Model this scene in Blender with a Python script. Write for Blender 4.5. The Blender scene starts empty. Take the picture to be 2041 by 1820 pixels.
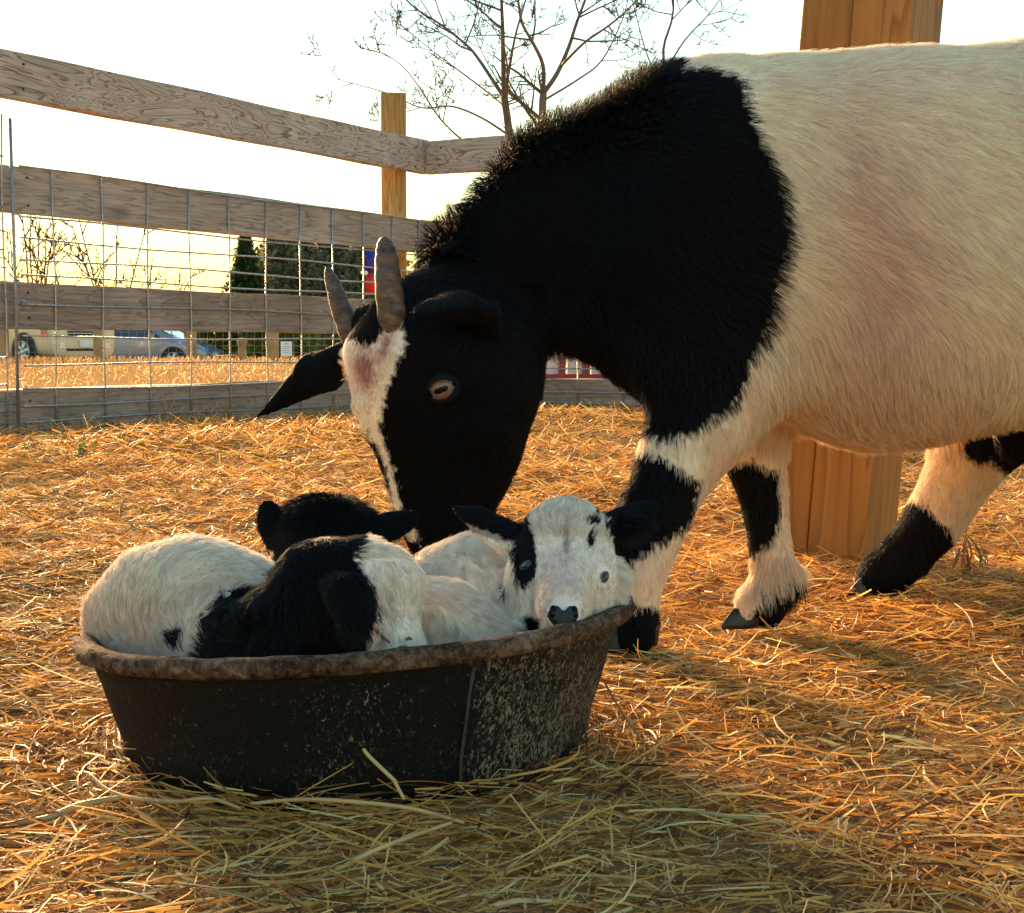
import bpy, bmesh, math, random
import numpy as np
from mathutils import Vector, Matrix
from mathutils.bvhtree import BVHTree
from mathutils.kdtree import KDTree

rng = np.random.default_rng(7)
random.seed(7)
SC = bpy.context.scene
COL = SC.collection
R = math.radians

# ------------------------------------------------------------------ camera
CAM_H = 0.245
F = 3000.0                      # focal length in picture units (picture 2041 x 1820)
CU, CV = 1020.5, 910.0
PITCH = math.atan(213 / F)
cd = bpy.data.cameras.new('camera')
cd.sensor_width = 36.0
cd.lens = 36.0 * F / 2041.0
cd.clip_start = 0.02
cd.clip_end = 4000
cam = bpy.data.objects.new('camera', cd)
COL.objects.link(cam)
cam.location = (0, 0, CAM_H)
cam.rotation_euler = (math.pi / 2 - PITCH, 0, 0)
SC.camera = cam

# ------------------------------------------------------------------ sky, sun, exposure
SUN_AZ = R(-22)                 # left of the view direction (+Y)
SUN_EL = R(10)
w = bpy.data.worlds.new('World')
SC.world = w
w.use_nodes = True
nt = w.node_tree
bg = nt.nodes['Background']
sky = nt.nodes.new('ShaderNodeTexSky')
sky.sky_type = 'NISHITA'
sky.sun_disc = False
sky.sun_elevation = SUN_EL
sky.sun_rotation = SUN_AZ
sky.air_density = 1.9
sky.dust_density = 0.1
sky.ozone_density = 3.9
nt.links.new(sky.outputs[0], bg.inputs[0])
bg.inputs[1].default_value = 0.05
sd = bpy.data.lights.new('sun', 'SUN')
sd.energy = 4.2
sd.angle = R(18)
sd.color = (1.0, 0.62, 0.30)
sun = bpy.data.objects.new('sun', sd)
COL.objects.link(sun)
sdir = Vector((math.sin(SUN_AZ) * math.cos(SUN_EL), math.cos(SUN_AZ) * math.cos(SUN_EL), math.sin(SUN_EL)))
sun.rotation_euler = sdir.to_track_quat('Z', 'Y').to_euler()
sun.location = (0, 0, 6)
SC.view_settings.view_transform = 'Standard'
SC.view_settings.look = 'None'
SC.view_settings.exposure = 3.1
SC.view_settings.gamma = 1.0
SC.render.engine = 'CYCLES'
SC.cycles.max_bounces = 8
SC.cycles.use_denoising = True
try:
    SC.cycles_curves.shape = 'RIBBONS'
except Exception:
    pass

# ------------------------------------------------------------------ helpers
def P(u, v, Y):
    """point of the place seen at picture spot (u, v) whose distance north of the camera is Y"""
    a = (u - CU) / F
    b = (CV - v) / F
    dx, dy, dz = a, math.cos(PITCH) + b * math.sin(PITCH), -math.sin(PITCH) + b * math.cos(PITCH)
    k = Y / dy
    return np.array((dx * k, Y, CAM_H + dz * k))

def proj(p):
    p = np.atleast_2d(p)
    x, y, z = p[:, 0], p[:, 1], p[:, 2] - CAM_H
    d = y * math.cos(PITCH) - z * math.sin(PITCH)
    b = (y * math.sin(PITCH) + z * math.cos(PITCH)) / d
    return CU + F * x / d, CV - F * b

def empty(name, loc=(0, 0, 0), label=None, cat=None, group=None):
    o = bpy.data.objects.new(name, None)
    o.location = loc
    COL.objects.link(o)
    tag(o, label, cat, group)
    return o

def tag(o, label=None, cat=None, group=None, kind=None):
    if label: o['label'] = label
    if cat: o['category'] = cat
    if group: o['group'] = group
    if kind: o['kind'] = kind
    return o

def link(name, me, mat=None, parent=None, smooth=False):
    """world-space mesh as an object; under a parent it is stored in the parent's space"""
    o = bpy.data.objects.new(name, me)
    COL.objects.link(o)
    if mat is not None and len(me.materials) == 0:
        me.materials.append(mat)
    if smooth:
        me.polygons.foreach_set('use_smooth', [True] * len(me.polygons))
    if parent is not None:
        o.parent = parent
        if parent.parent is not None or parent.type != 'EMPTY':
            pass
        o.matrix_parent_inverse = world_matrix(parent).inverted()
    return o

def world_matrix(o):
    m = o.matrix_basis.copy()
    if o.parent is not None:
        m = world_matrix(o.parent) @ o.matrix_parent_inverse @ m
    return m

def mesh(name, verts, faces):
    me = bpy.data.meshes.new(name)
    me.from_pydata([tuple(map(float, v)) for v in verts], [], [tuple(int(i) for i in f) for f in faces])
    me.update()
    return me

def np_mesh(name, verts, quads=None, tris=None):
    """large meshes straight from arrays"""
    me = bpy.data.meshes.new(name)
    verts = np.asarray(verts, np.float32)
    loops = []
    sizes = []
    if quads is not None and len(quads):
        loops.append(np.asarray(quads, np.int32).ravel()); sizes.append(np.full(len(quads), 4, np.int32))
    if tris is not None and len(tris):
        loops.append(np.asarray(tris, np.int32).ravel()); sizes.append(np.full(len(tris), 3, np.int32))
    lp = np.concatenate(loops); sz = np.concatenate(sizes)
    st = np.concatenate(([0], np.cumsum(sz)[:-1])).astype(np.int32)
    me.vertices.add(len(verts)); me.vertices.foreach_set('co', verts.ravel())
    me.loops.add(len(lp)); me.loops.foreach_set('vertex_index', lp)
    me.polygons.add(len(sz)); me.polygons.foreach_set('loop_start', st)
    try:
        me.polygons.foreach_set('loop_total', sz)
    except Exception:
        pass
    me.update(calc_edges=True)
    return me

def vcol(me, cols, name='col'):
    a = me.color_attributes.new(name, 'FLOAT_COLOR', 'POINT')
    c = np.ones((len(me.vertices), 4), np.float32)
    c[:, :3] = cols
    a.data.foreach_set('color', c.ravel())

class MB:
    """collects shapes for one mesh"""
    def __init__(s): s.v = []; s.f = []
    def add(s, vs, fs):
        b = len(s.v); s.v += [tuple(map(float, q)) for q in vs]; s.f += [tuple(b + i for i in q) for q in fs]
        return s
    def box(s, lo, hi):
        x0, y0, z0 = lo; x1, y1, z1 = hi
        return s.add([(x0,y0,z0),(x1,y0,z0),(x1,y1,z0),(x0,y1,z0),(x0,y0,z1),(x1,y0,z1),(x1,y1,z1),(x0,y1,z1)],
              [(0,3,2,1),(4,5,6,7),(0,1,5,4),(1,2,6,5),(2,3,7,6),(3,0,4,7)])
    def tube(s, pts, rads, n=6, cap=True):
        pts = [Vector(p) for p in pts]
        if not hasattr(rads, '__len__'): rads = [rads] * len(pts)
        ref = Vector((0, 0, 1))
        d0 = (pts[-1] - pts[0]).normalized()
        if abs(d0.z) > 0.9: ref = Vector((1, 0, 0))
        rings = []
        for i, p in enumerate(pts):
            d = (pts[min(i + 1, len(pts) - 1)] - pts[max(i - 1, 0)]).normalized()
            a = d.cross(ref).normalized(); b = d.cross(a)
            rings.append([p + (a * math.cos(2 * math.pi * k / n) + b * math.sin(2 * math.pi * k / n)) * rads[i] for k in range(n)])
        vs = [q for r in rings for q in r]
        fs = []
        for i in range(len(pts) - 1):
            for k in range(n):
                fs.append((i*n+k, i*n+(k+1) % n, (i+1)*n+(k+1) % n, (i+1)*n+k))
        if cap:
            fs.append(tuple(range(n))[::-1]); fs.append(tuple((len(pts)-1)*n + k for k in range(n)))
        return s.add(vs, fs)
    def lathe(s, prof, n=32, axis='z', cap=True):
        """profile of (radius, height)"""
        vs = []; fs = []
        for r, h in prof:
            for k in range(n):
                a = 2 * math.pi * k / n
                q = (r * math.cos(a), r * math.sin(a), h)
                if axis == 'y': q = (q[0], q[2], q[1])
                if axis == 'x': q = (q[2], q[0], q[1])
                vs.append(q)
        for i in range(len(prof) - 1):
            for k in range(n):
                fs.append((i*n+k, i*n+(k+1) % n, (i+1)*n+(k+1) % n, (i+1)*n+k))
        if cap:
            fs.append(tuple(range(n))[::-1]); fs.append(tuple((len(prof)-1)*n + k for k in range(n)))
        return s.add(vs, fs)
    def xf(s, m):
        s.v = [tuple(m @ Vector(q)) for q in s.v]; return s
    def build(s, name, mat, parent=None, smooth=False):
        me = mesh(name, s.v, s.f)
        return link(name, me, mat, parent, smooth)

# ------------------------------------------------------------------ materials
MATS = {}
def new_mat(name):
    m = bpy.data.materials.new(name); m.use_nodes = True
    MATS[name] = m
    n = m.node_tree.nodes; l = m.node_tree.links
    return m, n, l, n['Principled BSDF']

def N(n, t, **kw):
    q = n.new(t)
    for k, v in kw.items():
        if k in q.inputs.keys(): q.inputs[k].default_value = v
        else: setattr(q, k, v)
    return q

def ramp(n, l, src, stops):
    r = n.new('ShaderNodeValToRGB')
    e = r.color_ramp.elements
    while len(e) < len(stops): e.new(0.5)
    for q, (p, c) in zip(e, stops):
        q.position = p; q.color = (*c, 1)
    l.new(src, r.inputs[0])
    return r.outputs[0]

def plain(name, col, rough=0.6, metal=0.0, var=0.15, scale=20.0, coat=0.0, spec=0.5, bump=0.0):
    """a colour with a little uneven wear"""
    m, n, l, b = new_mat(name)
    tc = N(n, 'ShaderNodeTexCoord')
    no = N(n, 'ShaderNodeTexNoise', Scale=scale, Detail=5.0)
    l.new(tc.outputs['Object'], no.inputs['Vector'])
    c = np.array(col)
    o = ramp(n, l, no.outputs[0], [(0.3, tuple(c * (1 - var))), (0.7, tuple(np.minimum(c * (1 + var), 1)))])
    l.new(o, b.inputs['Base Color'])
    b.inputs['Roughness'].default_value = rough
    b.inputs['Metallic'].default_value = metal
    b.inputs['Coat Weight'].default_value = coat
    b.inputs['Specular IOR Level'].default_value = spec
    if bump:
        bp = N(n, 'ShaderNodeBump', Strength=bump, Distance=0.002)
        l.new(no.outputs[0], bp.inputs['Height']); l.new(bp.outputs[0], b.inputs['Normal'])
    return m

def attr_mat(name, rough=0.7, spec=0.3, transl=0.0, attr='col', sheen=0.0):
    m, n, l, b = new_mat(name)
    a = N(n, 'ShaderNodeAttribute', attribute_name=attr)
    l.new(a.outputs['Color'], b.inputs['Base Color'])
    b.inputs['Roughness'].default_value = rough
    b.inputs['Specular IOR Level'].default_value = spec
    b.inputs['Sheen Weight'].default_value = sheen
    if transl:
        t = N(n, 'ShaderNodeBsdfTranslucent'); l.new(a.outputs['Color'], t.inputs[0])
        mx = N(n, 'ShaderNodeMixShader'); mx.inputs[0].default_value = transl
        l.new(b.outputs[0], mx.inputs[1]); l.new(t.outputs[0], mx.inputs[2])
        l.new(mx.outputs[0], n['Material Output'].inputs[0])
    return m

def wood(name, light, mid, dark, grain=1.0, swirl=1.0, scale=(1.2, 9, 9), rough=0.8, fine=0.35, knots=0.0, seed=0.0):
    """sawn timber, grain along local X"""
    m, n, l, b = new_mat(name)
    tc = N(n, 'ShaderNodeTexCoord')
    oi = N(n, 'ShaderNodeObjectInfo')
    ad = N(n, 'ShaderNodeVectorMath', operation='ADD')
    sc_ = N(n, 'ShaderNodeVectorMath', operation='SCALE'); sc_.inputs['Scale'].default_value = 37.0
    cx = N(n, 'ShaderNodeCombineXYZ')
    l.new(oi.outputs['Random'], cx.inputs[0]); l.new(oi.outputs['Random'], cx.inputs[1])
    l.new(cx.outputs[0], sc_.inputs[0])
    l.new(tc.outputs['Object'], ad.inputs[0]); l.new(sc_.outputs[0], ad.inputs[1])
    mp = N(n, 'ShaderNodeMapping'); mp.inputs['Scale'].default_value = scale
    l.new(ad.outputs[0], mp.inputs['Vector'])
    n1 = N(n, 'ShaderNodeTexNoise', Scale=1.3, Detail=3.0, Roughness=0.5, Distortion=0.6 * swirl)
    l.new(mp.outputs[0], n1.inputs['Vector'])
    # contour lines of a stretched noise field = cathedral grain
    mu = N(n, 'ShaderNodeMath', operation='MULTIPLY'); mu.inputs[1].default_value = 16.0 * grain
    l.new(n1.outputs[0], mu.inputs[0])
    fr = N(n, 'ShaderNodeMath', operation='FRACT'); l.new(mu.outputs[0], fr.inputs[0])
    base = ramp(n, l, fr.outputs[0], [(0.0, light), (0.62, mid), (0.86, dark), (0.97, light)])
    mp2 = N(n, 'ShaderNodeMapping'); mp2.inputs['Scale'].default_value = (5, 160, 160)
    l.new(ad.outputs[0], mp2.inputs['Vector'])
    n2 = N(n, 'ShaderNodeTexNoise', Scale=1.0, Detail=4.0); l.new(mp2.outputs[0], n2.inputs['Vector'])
    mix = N(n, 'ShaderNodeMixRGB', blend_type='MULTIPLY'); mix.inputs[0].default_value = fine
    fo = ramp(n, l, n2.outputs[0], [(0.3, (0.35, 0.33, 0.3)), (0.65, (1, 1, 1))])
    l.new(base, mix.inputs[1]); l.new(fo, mix.inputs[2])
    n3 = N(n, 'ShaderNodeTexNoise', Scale=3.0, Detail=3.0); l.new(ad.outputs[0], n3.inputs['Vector'])
    mix2 = N(n, 'ShaderNodeMixRGB', blend_type='MULTIPLY'); mix2.inputs[0].default_value = 0.5
    so = ramp(n, l, n3.outputs[0], [(0.35, (0.55, 0.53, 0.5)), (0.6, (1, 1, 1))])
    l.new(mix.outputs[0], mix2.inputs[1]); l.new(so, mix2.inputs[2])
    last = mix2.outputs[0]
    if knots:
        vo = N(n, 'ShaderNodeTexVoronoi', Scale=1.0)
        mp3 = N(n, 'ShaderNodeMapping'); mp3.inputs['Scale'].default_value = (2.2, 6, 6)
        l.new(ad.outputs[0], mp3.inputs['Vector']); l.new(mp3.outputs[0], vo.inputs['Vector'])
        ko = ramp(n, l, vo.outputs['Distance'], [(0.05, (0.25, 0.2, 0.16)), (0.16, (1, 1, 1))])
        mix3 = N(n, 'ShaderNodeMixRGB', blend_type='MULTIPLY'); mix3.inputs[0].default_value = knots
        l.new(last, mix3.inputs[1]); l.new(ko, mix3.inputs[2]); last = mix3.outputs[0]
    l.new(last, b.inputs['Base Color'])
    b.inputs['Roughness'].default_value = rough
    b.inputs['Specular IOR Level'].default_value = 0.2
    bp = N(n, 'ShaderNodeBump', Strength=0.35, Distance=0.003)
    l.new(n2.outputs[0], bp.inputs['Height']); l.new(bp.outputs[0], b.inputs['Normal'])
    return m

# a plank or post as its own object: local X along its length, from a to b, y = thickness, z = width
def plank(name, a, b, width, thick, mat, parent=None, up=(0, 0, 1), segs=14, wobble=0.0015, ch=0.004, bow=0.0):
    a = Vector(a); b = Vector(b); up = Vector(up)
    x = (b - a); L = x.length; x.normalize()
    y = up.cross(x).normalized(); z = x.cross(y)
    M = Matrix((( x.x, y.x, z.x, a.x), (x.y, y.y, z.y, a.y), (x.z, y.z, z.z, a.z), (0, 0, 0, 1)))
    h, t = width / 2, thick / 2
    cs = [(-t, -h+ch), (-t+ch, -h), (t-ch, -h), (t, -h+ch), (t, h-ch), (t-ch, h), (-t+ch, h), (-t, h-ch)]
    vs = []; fs = []
    ph = random.random() * 9
    for i in range(segs + 1):
        q = i / segs
        for j, (cy, cz) in enumerate(cs):
            e = wobble * (math.sin(q * 17 + j * 2.1 + ph) + math.sin(q * 41 + j * 1.3 + ph))
            vs.append((q * L, cy + e * 0.4, cz + e + bow * math.sin(q * math.pi)))
    for i in range(segs):
        for j in range(8):
            fs.append((i*8+j, i*8+(j+1) % 8, (i+1)*8+(j+1) % 8, (i+1)*8+j))
    fs.append(tuple(range(8))[::-1]); fs.append(tuple(segs*8+j for j in range(8)))
    me = mesh(name, vs, fs); me.materials.append(mat)
    o = bpy.data.objects.new(name, me); COL.objects.link(o)
    o.matrix_basis = M
    if parent is not None:
        o.parent = parent
        o.matrix_parent_inverse = world_matrix(parent).inverted()
    return o

M_RAIL = wood('weathered_rail', (0.64, 0.53, 0.44), (0.52, 0.42, 0.35), (0.19, 0.145, 0.12), grain=1.15, swirl=1.5, scale=(1.5, 8, 8))
M_BOARD = wood('weathered_board', (0.52, 0.43, 0.35), (0.45, 0.365, 0.30), (0.27, 0.22, 0.18), grain=0.9, swirl=0.6, scale=(1.0, 11, 11), knots=0.7)
M_OLD = wood('grey_old_board', (0.44, 0.36, 0.30), (0.39, 0.315, 0.265), (0.27, 0.22, 0.185), grain=0.7, swirl=0.7, scale=(2.0, 12, 12), knots=0.5, fine=0.6)
M_FPOST = wood('yellow_post_wood', (0.52, 0.34, 0.13), (0.45, 0.28, 0.10), (0.30, 0.17, 0.06), grain=0.6, swirl=0.5, scale=(1.0, 9, 9), fine=0.25)
M_BPOST = wood('orange_post_wood', (0.36, 0.19, 0.055), (0.32, 0.16, 0.045), (0.24, 0.115, 0.03), grain=0.5, swirl=0.4, scale=(1.2, 10, 10), fine=0.25, rough=0.6)
M_FARPOST = wood('far_post_wood', (0.46, 0.34, 0.17), (0.40, 0.29, 0.14), (0.3, 0.2, 0.1), grain=0.6)
M_WIRE = plain('galvanised_wire', (0.40, 0.42, 0.42), 0.45, 0.7, 0.25, 60)
M_GREYPIPE = plain('grey_pipe', (0.30, 0.31, 0.32), 0.5, 0.6, 0.25, 60)

# ------------------------------------------------------------------ ground
m, n, l, b = new_mat('dry_field')
tc = N(n, 'ShaderNodeTexCoord')
n1 = N(n, 'ShaderNodeTexNoise', Scale=0.25, Detail=6.0); l.new(tc.outputs['Object'], n1.inputs['Vector'])
n2 = N(n, 'ShaderNodeTexNoise', Scale=9.0, Detail=8.0, Roughness=0.7); l.new(tc.outputs['Object'], n2.inputs['Vector'])
mxm = N(n, 'ShaderNodeMath', operation='ADD'); l.new(n1.outputs[0], mxm.inputs[0]); l.new(n2.outputs[0], mxm.inputs[1])
hv = N(n, 'ShaderNodeMath', operation='MULTIPLY'); hv.inputs[1].default_value = 0.5; l.new(mxm.outputs[0], hv.inputs[0])
l.new(ramp(n, l, hv.outputs[0], [(0.35, (0.24, 0.135, 0.05)), (0.52, (0.34, 0.21, 0.09)), (0.68, (0.42, 0.28, 0.135))]), b.inputs['Base Color'])
b.inputs['Roughness'].default_value = 1.0
b.inputs['Specular IOR Level'].default_value = 0.0
M_FIELD = m
GY = [-300, 29.6, 34, 42, 60, 2500]; GZ = [-0.012, -0.012, -0.18, -0.35, -0.5, -0.5]     # the car park lies a little lower
def far_ground(y): return np.interp(y, GY, GZ)
gm = MB().add([(x_, y_, z_) for y_, z_ in zip(GY, GZ) for x_ in (-1500, 1500)], [(2*i, 2*i+1, 2*i+3, 2*i+2) for i in range(len(GY)-1)])
tag(gm.build('ground', M_FIELD), kind='structure')

m, n, l, b = new_mat('trodden_earth')
tc = N(n, 'ShaderNodeTexCoord')
mpz = N(n, 'ShaderNodeMapping'); mpz.inputs['Scale'].default_value = (60, 260, 60); l.new(tc.outputs['Object'], mpz.inputs['Vector'])
n1 = N(n, 'ShaderNodeTexNoise', Scale=1.0, Detail=6.0, Roughness=0.7, Distortion=1.8); l.new(mpz.outputs[0], n1.inputs['Vector'])
l.new(ramp(n, l, n1.outputs[0], [(0.38, (0.035, 0.018, 0.006)), (0.50, (0.20, 0.11, 0.032)), (0.62, (0.46, 0.28, 0.09))]), b.inputs['Base Color'])
b.inputs['Roughness'].default_value = 1.0
b.inputs['Specular IOR Level'].default_value = 0.0
bp = N(n, 'ShaderNodeBump', Strength=0.6, Distance=0.01); l.new(n1.outputs[0], bp.inputs['Height']); l.new(bp.outputs[0], b.inputs['Normal'])
M_EARTH = m

# fence geometry: corner C, left run towards the lower left, right run square to it
C2 = np.array((-0.377, 6.45)); DL = np.array((-1.137, -2.0)); DL /= np.linalg.norm(DL)
DR = np.array((-DL[1], DL[0]))          # (0.87, -0.49)
NL = np.array((-DL[1], DL[0]))          # towards the pen from the left run
def fl(t, off=0.0, z=0.0):
    p = C2 + DL * t + NL * off; return (p[0], p[1], z)
def fr_(t, off=0.0, z=0.0):
    p = C2 + DR * t + DL * off; return (p[0], p[1], z)

def gz(x, y):
    """uneven height of the trodden bedding"""
    z = 0.010 * np.sin(x * 3.1 + 1.0) * np.cos(y * 2.3) + 0.006 * np.sin(x * 9.0 + y * 7.0) + 0.004 * np.sin(x * 17 - y * 13)
    r = np.hypot(x + 0.10, y - 0.966)
    z = z * np.clip((r - 0.16) / 0.4, 0, 1)
    return z - 0.010 - 0.016 * np.exp(-(r / 0.30) ** 2)
xs = np.linspace(-4.4, 4.6, 150); ys = np.linspace(-1.5, 6.9, 150)
gx, gy = np.meshgrid(xs, ys, indexing='ij')
inside = ((gx - C2[0]) * NL[0] + (gy - C2[1]) * NL[1] > -0.08) & ((gx - C2[0]) * DL[0] + (gy - C2[1]) * DL[1] > -0.08)
zz = gz(gx, gy) - 0.006
vv = np.stack([gx, gy, zz], -1).reshape(-1, 3)
ii = np.arange(150 * 150).reshape(150, 150)
keep = inside[:-1, :-1] & inside[1:, 1:]
q = np.stack([ii[:-1, :-1], ii[1:, :-1], ii[1:, 1:], ii[:-1, 1:]], -1)[keep]
pf = link('pen_floor', np_mesh('pen_floor', vv, q), M_EARTH, None, True)
tag(pf, kind='structure')

# ------------------------------------------------------------------ fences round the pen
LL = 4.6
fence = empty('board_fence', (C2[0], C2[1], 0), 'weathered four-board fence running from the left edge to the corner post', 'fence')
RAILS = [(1.05, 0.14, M_RAIL), (0.716, 0.14, M_BOARD), (0.378, 0.138, M_OLD), (0.056, 0.145, M_OLD)]
for k, (zc, wd, mt) in enumerate(RAILS):
    plank('board', fl(LL, 0, zc - 0.012), fl(-0.02, 0, zc + (0.008 if k < 2 else 0)), wd, 0.036, mt, fence, segs=30, bow=0.004)
# square posts stand behind the boards
for t in (0.085, 2.55, 4.5):
    c = np.array(fl(t, -0.095))
    top = 1.315 if t < 1 else 1.0
    plank('post', (c[0], c[1], -0.1), (c[0], c[1], top), 0.105, 0.105, M_FPOST, fence, up=(DL[0] * 0.8 + NL[0] * .6, DL[1] * 0.8 + NL[1] * .6, 0), segs=8)
fence2 = empty('board_fence', (C2[0], C2[1], 0), 'weathered board fence running right from the corner behind the big goat', 'fence')
for k, (zc, wd, mt) in enumerate(RAILS):
    plank('board', fr_(0.028, 0.0, zc + (0.002 if k < 3 else -0.0)), fr_(4.6, 0.0, zc - 0.015), wd, 0.036, mt, fence2, segs=30)
for t in (2.4, 4.5):
    c = np.array(fr_(t, -0.085))
    plank('post', (c[0], c[1], -0.1), (c[0], c[1], 1.0), 0.088, 0.088, M_FPOST, fence2, up=(DR[0], DR[1], 0), segs=8)

M_NAIL = plain('rusty_nail', (0.05, 0.035, 0.028), 0.6, 0.4, 0.3, 200)
def nails(root, fn, ts):
    for t in ts:
        for zc, wd, mt in RAILS:
            for dz in (-0.036, 0.038):
                a = Vector(fn(t + random.uniform(-.008, .008), 0.014, zc + dz + random.uniform(-.006, .006))); b_ = Vector(fn(t, 0.0205, 0)) - Vector(fn(t, 0.014, 0))
                MB().tube([a, a + b_], 0.0042, 7).build('nail', M_NAIL, root)
nails(fence, fl, (0.085, 2.20, 4.5))
nails(fence2, fr_, (0.10, 2.4))

# welded wire panels tied to the inside of the boards
ZW = [0.004, 0.03, 0.078, 0.124, 0.20, 0.283, 0.383, 0.464, 0.515, 0.575, 0.638, 0.785]
def wire_panel(fn, t0, t1, off, label, zs=ZW, step=0.203, ph=0.0, top=0.79, gauge=0.0030):
    root = empty('wire_panel', fn(t0, off, 0), label, 'wire panel')
    tt = t0
    for z in zs:
        npt = 9
        pts = []
        for i in range(npt):
            q = i / (npt - 1); t = t0 + (t1 - t0) * q
            e = 0.004 * math.sin(q * 9 + z * 40)
            pts.append(fn(t, off + gauge * 2, z + e))
        MB().tube(pts, gauge, 5).build('horizontal_wire', M_WIRE, root, True)
    t = t0 + ph
    while t <= t1 + 1e-6:
        pts = [fn(t + 0.004 * math.sin(i * 1.7 + t * 9), off, -0.03 + (top + 0.03) * i / 5) for i in range(6)]
        MB().tube(pts, gauge, 5).build('vertical_wire', M_WIRE, root, True)
        t += step
    return root
TPA = 2.235            # the panel's left end
wire_panel(fl, 0.06, TPA, 0.024, 'galvanised wire panel on the left fence, nearest the corner post', ph=0.01)
wire_panel(fl, TPA + 0.06, LL, 0.026, 'galvanised wire panel at the far left edge beyond the pipe upright', [z + 0.02 for z in ZW], top=0.93)
wire_panel(fr_, 0.06, 4.4, 0.024, 'galvanised wire panel on the fence seen under the goat\'s neck', [0.0, 0.03, 0.078, 0.124, 0.165, 0.283, 0.383, 0.515, 0.638, 0.785], ph=0.08)
up_ = MB()
up_.tube([fl(TPA + 0.03, 0.036, -0.05), fl(TPA + 0.03, 0.036, 0.45), fl(TPA + 0.035, 0.036, 0.92)], 0.0052, 8)
u_o = up_.build('pipe_upright', M_GREYPIPE, None, True)
tag(u_o, 'thin grey metal upright where the two wire panels meet', 'upright')
for z in (0.135, 0.392):
    tm = MB()
    pts = [fl(TPA - 0.01 + 0.012 * math.cos(a * 0.7), 0.03 + 0.008 * math.sin(a * 0.7), z + 0.006 * math.cos(a * 1.3) - a * 0.0008) for a in range(12)]
    tm.tube(pts, 0.0013, 4).build('wire_tie', M_WIRE, u_o, True)

# ------------------------------------------------------------------ shelter post on the right
b0 = P(1657, 1104, 1.80); 
post = empty('shelter_post', (b0[0], 1.82, 0), 'thick orange-brown timber post standing behind the big goat', 'post')
pt = P(1752, 0, 1.80)
lean = (pt[0] - b0[0]) / (pt[2] - b0[2])
ang = R(-30)
ux = Vector((math.cos(ang), math.sin(ang), 0)); uy = Vector((-math.sin(ang), math.cos(ang), 0))
for i, (ox, wd_, oy, tz) in enumerate([(-0.0375, 0.060, 0.0, 2.9), (0.0275, 0.0690, 0.0015, 2.9)]):
    base = Vector((b0[0], 1.83, -0.05)) + ux * ox + uy * oy
    dirv = Vector((lean, 0, 1)).normalized()
    plank('timber', base, base + dirv * tz, 0.135, wd_, M_BPOST, post, up=uy, segs=10, wobble=0.0006, ch=0.0025)

# ------------------------------------------------------------------ feed pan
m, n, l, b = new_mat('dusty_rubber')
tc = N(n, 'ShaderNodeTexCoord')
mp = N(n, 'ShaderNodeMapping'); mp.inputs['Scale'].default_value = (1, 1, 0.45); l.new(tc.outputs['Object'], mp.inputs['Vector'])
v1 = N(n, 'ShaderNodeTexNoise', Scale=420.0, Detail=3.0, Roughness=0.6, Distortion=1.5); l.new(mp.outputs[0], v1.inputs['Vector'])
v2 = N(n, 'ShaderNodeTexNoise', Scale=22.0, Detail=5.0); l.new(tc.outputs['Object'], v2.inputs['Vector'])
sx = N(n, 'ShaderNodeSeparateXYZ'); l.new(tc.outputs['Object'], sx.inputs[0])
# dust lies thicker on the newer right-hand side of the seam
st = N(n, 'ShaderNodeMapRange'); st.inputs['From Min'].default_value = 0.070; st.inputs['From Max'].default_value = 0.082
st.inputs['To Min'].default_value = 0.0; st.inputs['To Max'].default_value = 0.12
l.new(sx.outputs[0], st.inputs['Value'])
a1 = N(n, 'ShaderNodeMath', operation='ADD'); l.new(v1.outputs[0], a1.inputs[0]); l.new(st.outputs[0], a1.inputs[1])
a2 = N(n, 'ShaderNodeMath', operation='MULTIPLY_ADD'); l.new(v2.outputs[0], a2.inputs[0]); a2.inputs[1].default_value = 0.25; l.new(a1.outputs[0], a2.inputs[2])
l.new(ramp(n, l, a2.outputs[0], [(0.66, (0.0040, 0.0035, 0.0030)), (0.76, (0.016, 0.012, 0.009)), (0.86, (0.24, 0.19, 0.13))]), b.inputs['Base Color'])
b.inputs['Roughness'].default_value = 0.75; b.inputs['Specular IOR Level'].default_value = 0.25
bp = N(n, 'ShaderNodeBump', Strength=0.9, Distance=0.0015); l.new(v1.outputs[0], bp.inputs['Height']); l.new(bp.outputs[0], b.inputs['Normal'])
M_RUBBER = m
m, n, l, b = new_mat('muddy_rim')
tc = N(n, 'ShaderNodeTexCoord')
v1 = N(n, 'ShaderNodeTexNoise', Scale=170.0, Detail=6.0, Roughness=0.7, Distortion=0.8); l.new(tc.outputs['Object'], v1.inputs['Vector'])
v2 = N(n, 'ShaderNodeTexNoise', Scale=30.0, Detail=4.0); l.new(tc.outputs['Object'], v2.inputs['Vector'])
a2 = N(n, 'ShaderNodeMath', operation='MULTIPLY_ADD'); l.new(v2.outputs[0], a2.inputs[0]); a2.inputs[1].default_value = 0.5; l.new(v1.outputs[0], a2.inputs[2])
l.new(ramp(n, l, a2.outputs[0], [(0.58, (0.025, 0.014, 0.009)), (0.74, (0.11, 0.065, 0.038)), (0.95, (0.32, 0.20, 0.12))]), b.inputs['Base Color'])
b.inputs['Roughness'].default_value = 0.9; b.inputs['Specular IOR Level'].default_value = 0.15
bp = N(n, 'ShaderNodeBump', Strength=1.0, Distance=0.003); l.new(v1.outputs[0], bp.inputs['Height']); l.new(bp.outputs[0], b.inputs['Normal'])
M_RIM = m

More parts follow.
